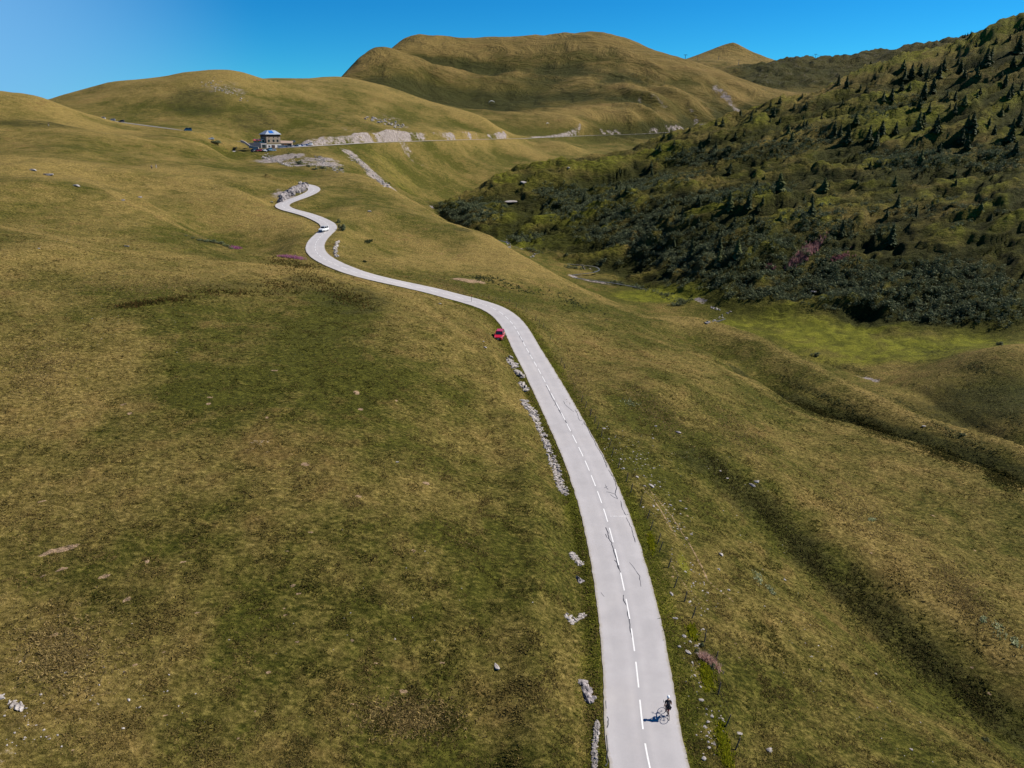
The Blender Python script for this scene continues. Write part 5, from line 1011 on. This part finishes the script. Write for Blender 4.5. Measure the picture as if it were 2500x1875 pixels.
MB().box((8.0,.3,1.6),(2.6,.14,2.8)).build('dark_door', wood_m, an); MB().box((5.0,.2,1.9),(2.0,.2,1.5)).build('ochre_shutter', och_m, an); MB().box((2.2,.3,1.7),(1.6,.14,1.6)).build('window', glass, an)
gw = empty('garden_wall', P(678,361,508)); MB().box((3.4,0,.7),(6.8,.35,1.9)).build('wall_face', render_m, gw); MB().box((3.4,0,1.7),(7.0,.5,.12)).build('coping', conc_m, gw); tag(gw, 'low pale wall in front of the annex', 'wall')
q = hit(717,352); sg = empty('information_board', (q.x, q.y, q.z), .2); MB().box((0,0,1.9),(2.6,.08,1.3)).build('board', render_m, sg)
for s in (-1,1): MB().tube([(s*1.1,.06,-.2),(s*1.1,.06,2.4)], .05, 6).build('post', wood_m, sg)
tag(sg, 'small pale board on two posts right of the annex', 'sign')
# ------------------------------------------------------------------ fence, poles
FP = [z5b_ for z5b_ in [(1300+x/3.6875,1000+y/3.6875) for x, y in ((515,60),(555,125),(577,180),(617,250),(685,340),(712,412),(768,528),(842,650),(880,750),(962,868),(1028,990),(1058,1085),(1122,1210),(1138,1282),(1218,1425),(1272,1602))]]
FPN = [(1150+x/5.53,750+y/5.53) for x, y in ((735,75),(865,188),(912,240),(968,285),(1060,450),(1205,765),(1250,850),(1480,1280),(1535,1370),(1603,1475))]; FPB = [(1164,720),(1192.6,728),(1209,735),(1243,741),(1260,751),(1274,757)]
FPS = [(1350+x/2.886,1300+y/2.886) for x, y in ((925,488),(978,605),(1065,775),(1138,920),(1160,1145),(1212,1370),(1283,1530))]
allp = sorted(FPB+FPN+FP+FPS, key=lambda p: p[1]); base = hit(*allp[len(allp)//2]); fence = empty('wire_fence', base); tag(fence, 'old pasture fence of leaning wooden posts and wire along the right verge', 'fence')
post_m = simple('weathered_post', (.075,.06,.05), .9); wire_m = simple('rusty_wire', (.10,.07,.06), .6)
tops = []; rf_ = random.Random(3)
for px, py in allp:
    h = hit(px, py); L = 1.25; tl = rf_.uniform(.1, .38); tlx = rf_.uniform(.0, .15); top = Vector((h.x+tl*L*.8, h.y+tlx, h.z+L*.95)); h0 = Vector((h.x, h.y, h.z-.15)); tops.append(top)
    MB().tube([h0-base, (h0+top)/2-base+Vector((.02,.01,0)), top-base], [.06,.055,.045], 6).build('post', post_m, fence)
for fz in (.55, .95):
    pts = []
    for a, b in zip(allp[:-1], allp[1:]): pass
    for i, t in enumerate(tops):
        h = hit(*allp[i]); p = Vector((h.x, h.y, h.z)).lerp(t, fz)
        if pts: m_ = (pts[-1]+p-base)/2 - Vector((0,0,.06)); pts.append(m_)
        pts.append(p-base)
    MB().tube(pts, .007, 3).build('wire', wire_m, fence)
def pole(px, py, hgt, label, r=.035):
    h = hit(px, py); MBp = MB().tube([(0,0,-.2),(0,0,hgt)], r, 6); o = MBp.build('snow_pole', post_m); o.location = h; tag(o, label, 'pole'); MB().tube([(0,0,hgt*.86),(0,0,hgt*1.0)], r*1.25, 6).build('reflector_band', redm, o)
pole(1151,738,1.9,'thin snow pole at the road edge on the left bend',.05)
# ------------------------------------------------------------------ lift pylons
pyl_m = simple('galvanised_steel', (.10,.11,.13), .5)
def pylon(px, pyb, pyt, label, D=None):
    h = hit(px, pyb) if D is None else None
    for dy in range(0, 30):
        if h: break
        h = hit(px, pyb+dy)
    H_ = max(9, (pyb-pyt)*Dof(h)/FPX); e = empty('lift_pylon', h); MB().tube([(0,0,-2),(0,0,H_)], [.75,.5], 8).build('mast', pyl_m, e); MB().box((0,0,H_),(7.5,.9,.8)).build('crossarm', pyl_m, e)
    for s in (-1,1): MB().box((s*3.6,0,H_-.6),(.9,3.2,.7)).build('sheave_train', pyl_m, e)
    tag(e, label, 'ski lift pylon', 'ski lift pylons'); return Vector((h.x, h.y, h.z+H_-.9))
LT = [pylon(1941,147,140.5,'lift pylon furthest left on the dark rocky ridge'), pylon(1990,146,134,'middle of three lift pylons on the dark rocky ridge'), pylon(2060,146,134,'rightmost large lift pylon on the dark rocky ridge')]
LT3 = [pylon(1673,144,135,'lift pylon standing in the notch left of the pointed peak'), pylon(1703,147,138,'left lift pylon on the pointed peak'), pylon(1754,146,138,'middle lift pylon on the pointed peak'), pylon(1803,159,148,'right lift pylon on the pointed peak')]
LT.append(pylon(2113,139,134,'small lift pylon half sunk behind the rocky ridge on the right')); e0 = LT[0]+Vector((-75,30,-16))
ordr = [e0]+LT[:3]+[LT[3]]
cb = empty('lift_cable', LT[1]); tag(cb, 'ski lift cable strung between the ridge pylons', 'cable')
for s in (-3.6, 3.6):
    pts = []
    for a, b in zip(ordr[:-1], ordr[1:]):
        for k in range(12): t = k/12; p = a.lerp(b, t)-Vector((0,0,1))*(b-a).length*.05*4*t*(1-t); pts.append(p+Vector((s,0,0))-LT[1])
    MB().tube(pts, .16, 4).build('cable', pyl_m, cb)
for i, (a, b, t) in enumerate([(LT[0],LT[1],.55),(LT[1],LT[2],.22),(LT[1],LT[2],.5),(LT[1],LT[2],.8)]):
    p = a.lerp(b, t)-Vector((0,0,1))*(b-a).length*.05*4*t*(1-t)+Vector((-3.6,0,0)); c = empty('lift_chair', p); MB().tube([(0,0,0),(0,.1,-2.6)], .1, 5).build('hanger', pyl_m, c); MB().box((0,.2,-3.0),(2.4,.9,.25)).box((0,.6,-2.5),(2.4,.2,1.0)).build('bench', blk, c)
    tag(c, ['lift chair hanging between the left and middle ridge pylons','first lift chair right of the middle ridge pylon','second lift chair right of the middle ridge pylon','lift chair nearest the right ridge pylon'][i], 'lift chair', 'lift chairs on the ridge cable')
# ------------------------------------------------------------------ paragliders
cloth_w = NT('white_nylon'); cloth_w.done((.75,.78,.82), None, .6); cloth_w = cloth_w.m; suit = simple('dark_suit', (.03,.03,.04), .8); skin_m = simple('skin', (.42,.24,.16), .6, var=.06)
def paraglider(px, py, D, span, rz, label, sc2=1.0):
    c = P(px, py, D); e = empty('paraglider', c, rz); n = 18; vs = []
    for i in range(n+1):
        t = -1+2*i/n; a = t*1.25; x = math.sin(a)*span*.53; z = math.cos(a)*span*.42; ch = 2.4*math.sqrt(max(.05, 1-t*t*.85)); th = .28*ch/2.4
        vs += [(x, ch*.5, z), (x*1.0, ch*.15, z+th), (x, -ch*.5, z-.05), (x, ch*.1, z-th)]
    fs = [(0,1,2,3), tuple(4*n+k for k in (3,2,1,0))]
    for i in range(n):
        for k in range(4): fs.append((4*i+k, 4*i+4+k, 4*i+4+(k+1)%4, 4*i+(k+1)%4))
    MB().add(vs, fs).build('canopy', cloth_w, e)
    ln = MB()
    for i in range(2, n, 3):
        v = vs[4*i+3]; ln.tube([v, (math.copysign(.25, v[0]), 0, -span*.28)], .015, 3)
    ln.build('lines', suit, e)
    mini_person((c[0], c[1], c[2]-span*.28-1.15), rz, 'person in a dark suit hanging below '+('the arched' if sc2 == 1 else 'the small flat')+' white paraglider', sit=True)
    tag(e, label, 'paraglider', 'paragliders over the valley')
def skinned(name, verts, edges, radii, mat, parent=None, sub=1, root=0):
    me = bpy.data.meshes.new(name+'_tmp'); me.from_pydata([tuple(v) for v in verts], edges, []); o = bpy.data.objects.new(name+'_tmp', me); COL.objects.link(o)
    sk = o.modifiers.new('s', 'SKIN'); sk.use_smooth_shade = True; sk.branch_smoothing = .3
    for i, v in enumerate(me.skin_vertices[0].data): v.radius = (radii[i], radii[i]) if not isinstance(radii[i], tuple) else radii[i]; v.use_root = (i == root)
    if sub: o.modifiers.new('u', 'SUBSURF').levels = sub
    dg = bpy.context.evaluated_depsgraph_get(); nm = bpy.data.meshes.new_from_object(o.evaluated_get(dg)); bpy.data.objects.remove(o); bpy.data.meshes.remove(me)
    nm.materials.clear(); nm.materials.append(mat); nm.name = name; r = bpy.data.objects.new(name, nm); COL.objects.link(r)
    if parent: r.parent = parent
    return r
def mini_person(loc, rz, label, top=suit, legs=None, sit=False):
    e = empty('person', loc, rz); L = legs or suit
    kz = .55 if sit else 0
    V_ = [(0,0,.95),(0,0,1.15),(0,.01,1.38),(0,0,1.5),(0,.02,1.64),(.09,0,.9),(.1,.35 if sit else .02,.75 if sit else .5),(.1,.55 if sit else 0,.5 if sit else .08),(.1,.7 if sit else .13,.45 if sit else .03),(-.09,0,.9),(-.1,.35 if sit else -.03,.75 if sit else .5),(-.1,.55 if sit else -.05,.5 if sit else .08),(-.1,.7 if sit else .08,.45 if sit else .03),(.19,0,1.4),(.26,.02,1.14),(.27,.14,.92),(-.19,0,1.4),(-.26,.02,1.14),(-.27,.14,.92)]
    E_ = [(0,1),(1,2),(2,3),(3,4),(0,5),(5,6),(6,7),(7,8),(0,9),(9,10),(10,11),(11,12),(2,13),(13,14),(14,15),(2,16),(16,17),(17,18)]
    skinned('body', V_, E_, [.14,.13,.15,.06,.10,.09,.065,.045,.04,.09,.065,.045,.04,.065,.045,.035,.065,.045,.035], skin_m, e)
    skinned('jacket', [V_[i] for i in (0,1,2,13,14,16,17)], [(0,1),(1,2),(2,3),(3,4),(2,5),(5,6)], [.155,.15,.17,.08,.06,.08,.06], top, e)
    skinned('trousers', [V_[i] for i in (0,5,6,7,9,10,11)], [(0,1),(1,2),(2,3),(0,4),(4,5),(5,6)], [.15,.11,.085,.065,.11,.085,.065], L, e)
    MB().sphere((0,-.01,1.69),.105,10,6).build('hair', wood_m, e); tag(e, label, 'person'); return e
paraglider(1200.5, 253, 1150, 10.0, .1, 'arched white paraglider canopy gliding in front of the big hill')
paraglider(1337, 303.5, 1050, 4.6, .2, 'small flat white paraglider low over the far slope', .5)
light_m = simple('pale_clothes', (.5,.48,.45), .8); redc = simple('red_jacket', (.4,.04,.04), .8); bluec = simple('blue_jacket', (.04,.08,.3), .8)
for x, y, top, lg, lab in [(119,308,suit,light_m,'person in a dark top and pale trousers on the left hill'),(371,413,light_m,suit,'left of two people in pale tops on the left meadow'),(382,411,light_m,light_m,'right of two people in pale tops on the left meadow'),(573,366,redc,suit,'person in a red top walking on the road left of the lodge'),(578,365.5,bluec,suit,'person in a blue top walking behind the one in red')]:
    h = hit(x, y); mini_person(h, 2.9, lab, top, lg)
for x, y, hh in [(322,368,6),(326,367,5)]: pass
# ------------------------------------------------------------------ cyclist and bicycle
s_, off_ = rs(1631.5, 1757); cx0 = road_at(s_, off_, .004); nx = road_at(s_+1, off_, .004); hd_ = math.atan2(nx[1]-cx0[1], nx[0]-cx0[0])-math.pi/2 + .10
bike = empty('bicycle', cx0, hd_); tag(bike, 'dark road bicycle with a red saddle bag ridden on the right lane', 'bicycle')
frame_m = NT('dark_bike_frame'); frame_m.done((.05,.012,.014), None, .3); frame_m = frame_m.m; spoke_m = simple('steel_spokes', (.25,.25,.26), .4, .5, .7)
R_ = .335; WB = .99
def bwheel(y, nm):
    w_ = MB().ring((0,y,R_),R_-.014,.015,'x',40,6).build(nm, rub, bike); MB().ring((0,y,R_),R_-.035,.012,'x',40,5).build('rim', blk, w_); sp = MB()
    for k in range(20): a = 2*math.pi*k/20; s = (-1)**k*.02; sp.tube([(s,y+.02*math.cos(a+.6),R_+.02*math.sin(a+.6)),(0,y+(R_-.04)*math.cos(a),R_+(R_-.04)*math.sin(a))], .0016, 3)
    sp.build('spokes', spoke_m, w_); MB().disc((0,y,R_),.022,.09).build('hub', blk, w_)
bwheel(0, 'rear_wheel'); bwheel(WB, 'front_wheel')
bb = (0,.41,.27); stp = (0,.27,.78); hb = (0,.86,.60); ht_ = (0,.82,.76)
MB().tube([bb, stp], .016, 6).tube([bb, hb], .021, 6).tube([stp, ht_], .016, 6).tube([hb, ht_], .022, 6).tube([(.05,0,R_),(.02,.39,.28)], .009, 5).tube([(-.05,0,R_),(-.02,.39,.28)], .009, 5).tube([(.05,0,R_),(.015,.27,.74)], .007, 5).tube([(-.05,0,R_),(-.015,.27,.74)], .007, 5).build('frame', frame_m, bike)
MB().tube([(0,.86,.60),(.05,.88,.52),(.05,WB,R_)], .012, 5).tube([(0,.86,.60),(-.05,.88,.52),(-.05,WB,R_)], .012, 5).build('fork', frame_m, bike)
MB().tube([ht_, (0,.81,.84), (0,.91,.88)], .016, 6).tube([(-.20,.92,.88),(0,.91,.885),(.20,.92,.88)], .013, 6).tube([(.20,.92,.88),(.21,1.00,.88),(.21,1.04,.84),(.21,1.0,.78),(.21,.92,.76)], .014, 6).tube([(-.20,.92,.88),(-.21,1.00,.88),(-.21,1.04,.84),(-.21,1.0,.78),(-.21,.92,.76)], .014, 6).tube([(.21,1.03,.87),(.205,1.06,.95)], .016, 6).tube([(-.21,1.03,.87),(-.205,1.06,.95)], .016, 6).build('handlebar', blk, bike)
MB().tube([stp, (0,.235,.93)], .013, 6).build('seat_post', blk, bike)
MB().add([(-.065,.10,.945),(.065,.10,.945),(.02,.27,.95),(.018,.38,.945),(-.018,.38,.945),(-.02,.27,.95),(-.05,.10,.915),(.05,.10,.915),(.015,.36,.92),(-.015,.36,.92)], [(0,1,2,5),(5,2,3,4),(9,8,7,6),(0,6,7,1),(4,3,8,9),(1,7,8,3,2),(0,5,4,9,6)]).build('saddle', blk, bike)
MB().box((0,.14,.845),(.10,.13,.14)).build('saddle_bag', simple('red_bag', (.38,.02,.03), .6), bike)
MB().ring(bb,.09,.006,'x',24,4).disc(bb,.088,.008).tube([(.05,.41,.27),(.075,.45,.11)], .01, 5).tube([(-.05,.41,.27),(-.075,.37,.43)], .01, 5).build('crankset', blk, bike)
MB().box((.12,.45,.105),(.09,.08,.02)).build('pedal', blk, bike); MB().box((-.12,.37,.435),(.09,.08,.02)).build('pedal', blk, bike)
MB().tube([(.045,0,.375),(.045,.41,.36)], .004, 4).tube([(.045,0,.295),(.045,.41,.185)], .004, 4).build('chain', blk, bike)
rider = empty('person', cx0, hd_); tag(rider, 'cyclist in black jersey and shorts with a white helmet riding away', 'person')
pel = (0,.20,1.02); N_ = {}
V_ = []; E_ = []; Rr = []
def nd(p, r, par=None):
    V_.append(p); Rr.append(r); k = len(V_)-1
    if par is not None: E_.append((par, k))
    return k
p0 = nd((0,.19,1.03),(.150,.120)); p1 = nd((0,.27,1.20),(.130,.105),p0); p2 = nd((0,.38,1.36),(.150,.115),p1); p3 = nd((0,.45,1.46),(.10,.09),p2); p4 = nd((0,.50,1.545),.052,p3); p5 = nd((0,.53,1.64),(.078,.095),p4); p6 = nd((0,.545,1.72),(.07,.085),p5)
nose = nd((0,.63,1.645),.018,p5)
for s, kn, an, toe in ((1,(.115,.60,.66),(.115,.40,.20),(.12,.54,.125)),(-1,(-.12,.60,.88),(-.115,.36,.53),(-.12,.46,.455))):
    hp = nd((s*.10,.22,.98),.095,p0); m1 = nd(tuple((Vector((s*.10,.22,.98))+Vector(kn))/2+Vector((0,.02,.01))),.078,hp); k_ = nd(kn,.056,m1); c_ = nd(tuple(Vector(kn)*.62+Vector(an)*.38-Vector((0,.02,0))),.054,k_); a_ = nd(an,.034,c_); hl = nd((an[0],an[1]-.03,an[2]-.055),.036,a_); t_ = nd(toe,.032,hl)
hands = []
for s in (1,-1):
    sh = nd((s*.19,.42,1.42),.062,p3)
    if s < 0:                # left arm hangs loosely at his side
        el = nd((-.262,.38,1.15),.042,sh); wr = nd((-.29,.44,.93),.027,el); pm = nd((-.295,.46,.85),.032,wr)
        for f in range(4): l = (.034,.040,.036,.028)[f]; b0_ = nd((-.296,.487-.019*f,.79),.0105,pm); b1_ = nd((-.292,.492-.019*f,.79-l),.0095,b0_); nd((-.282,.494-.019*f,.79-l-.02),.0085,b1_)
        t0 = nd((-.282,.502,.84),.0115,pm); nd((-.276,.515,.805),.0095,t0); continue
    el = nd((.262,.38,1.12),.044,sh); wr = nd((s*.220,.84,.985),.030,el); pm = nd((s*.212,.975,.945),.032,wr)
    for f in range(4):       # four fingers closed round the brake hood, thumb on the inner side
        yy = 1.02-.018*f; l = (.030,.034,.031,.024)[f]; b0_ = nd((s*(.222-.004*f),yy,.93),.0105,pm); b1_ = nd((s*(.238),yy+.004,.93-l),.0095,b0_); nd((s*.214,yy+.002,.93-l-.018),.0085,b1_)
    t0 = nd((s*.188,.98,.935),.0115,pm); nd((s*.186,1.01,.905),.0095,t0)
body = skinned('body', V_, E_, Rr, skin_m, rider, 2)
jer = simple('black_jersey', (.016,.016,.020), .8, var=.3, scale=9)
skinned('jersey', [V_[0],V_[1],V_[2],V_[3],(.19,.42,1.42),(.235,.40,1.26),(-.19,.42,1.42),(-.232,.40,1.27),(0,.475,1.50)], [(0,1),(1,2),(2,3),(3,4),(4,5),(3,6),(6,7),(3,8)], [(.165,.135),(.150,.122),(.17,.13),(.12,.105),.077,.062,.077,.062,.068], jer, rider, 2)
skinned('shorts', [V_[0],(.10,.22,.98),(.109,.43,.83),(.112,.50,.765),(-.10,.22,.98),(-.11,.43,.945),(-.115,.50,.905)], [(0,1),(1,2),(2,3),(0,4),(4,5),(5,6)], [(.16,.13),.110,.090,.076,.110,.090,.076], simple('black_shorts', (.008,.008,.010), .7), rider, 2)
for s, an, toe in ((1,(.115,.40,.20),(.12,.54,.125)),(-1,(-.115,.36,.53),(-.12,.46,.455))):
    skinned('shoe', [(an[0],an[1]-.035,an[2]-.05),(an[0],an[1]+.03,an[2]-.065),toe], [(0,1),(1,2)], [.044,.044,.040], blk, rider, 1)
    skinned('sock', [(an[0],an[1]+.015,an[2]+.06),(an[0],an[1],an[2]-.01)], [(0,1)], [.041,.041], blk, rider, 1)
hv = MB().sphere((0,.53,1.735),.118,16,10,(.92,1.22,.86)); hm = hv.build('helmet', simple('white_helmet', (.78,.80,.80), .35), rider, True)
for x in (-.05, 0, .05): MB().tube([(x,.40,1.79-.6*abs(x)),(x,.50,1.845-.5*abs(x)),(x,.62,1.82-.6*abs(x))], .009, 5).build('vent', blk, hm)
MB().sphere((0,.505,1.66),.092,12,8,(.95,.95,.9)).build('hair', simple('dark_hair', (.02,.014,.01), .8), rider, True)
for x in (-.03,.03): MB().sphere((x,.615,1.665),.012,8,6).build('eye', blk, rider)
for s in (-1,1): MB().sphere((s*.088,.53,1.65),.022,8,6,(.4,1,1.4)).build('ear', skin_m, rider)
MB().box((0,.618,1.60),(.05,.012,.012)).build('mouth', redm, rider)
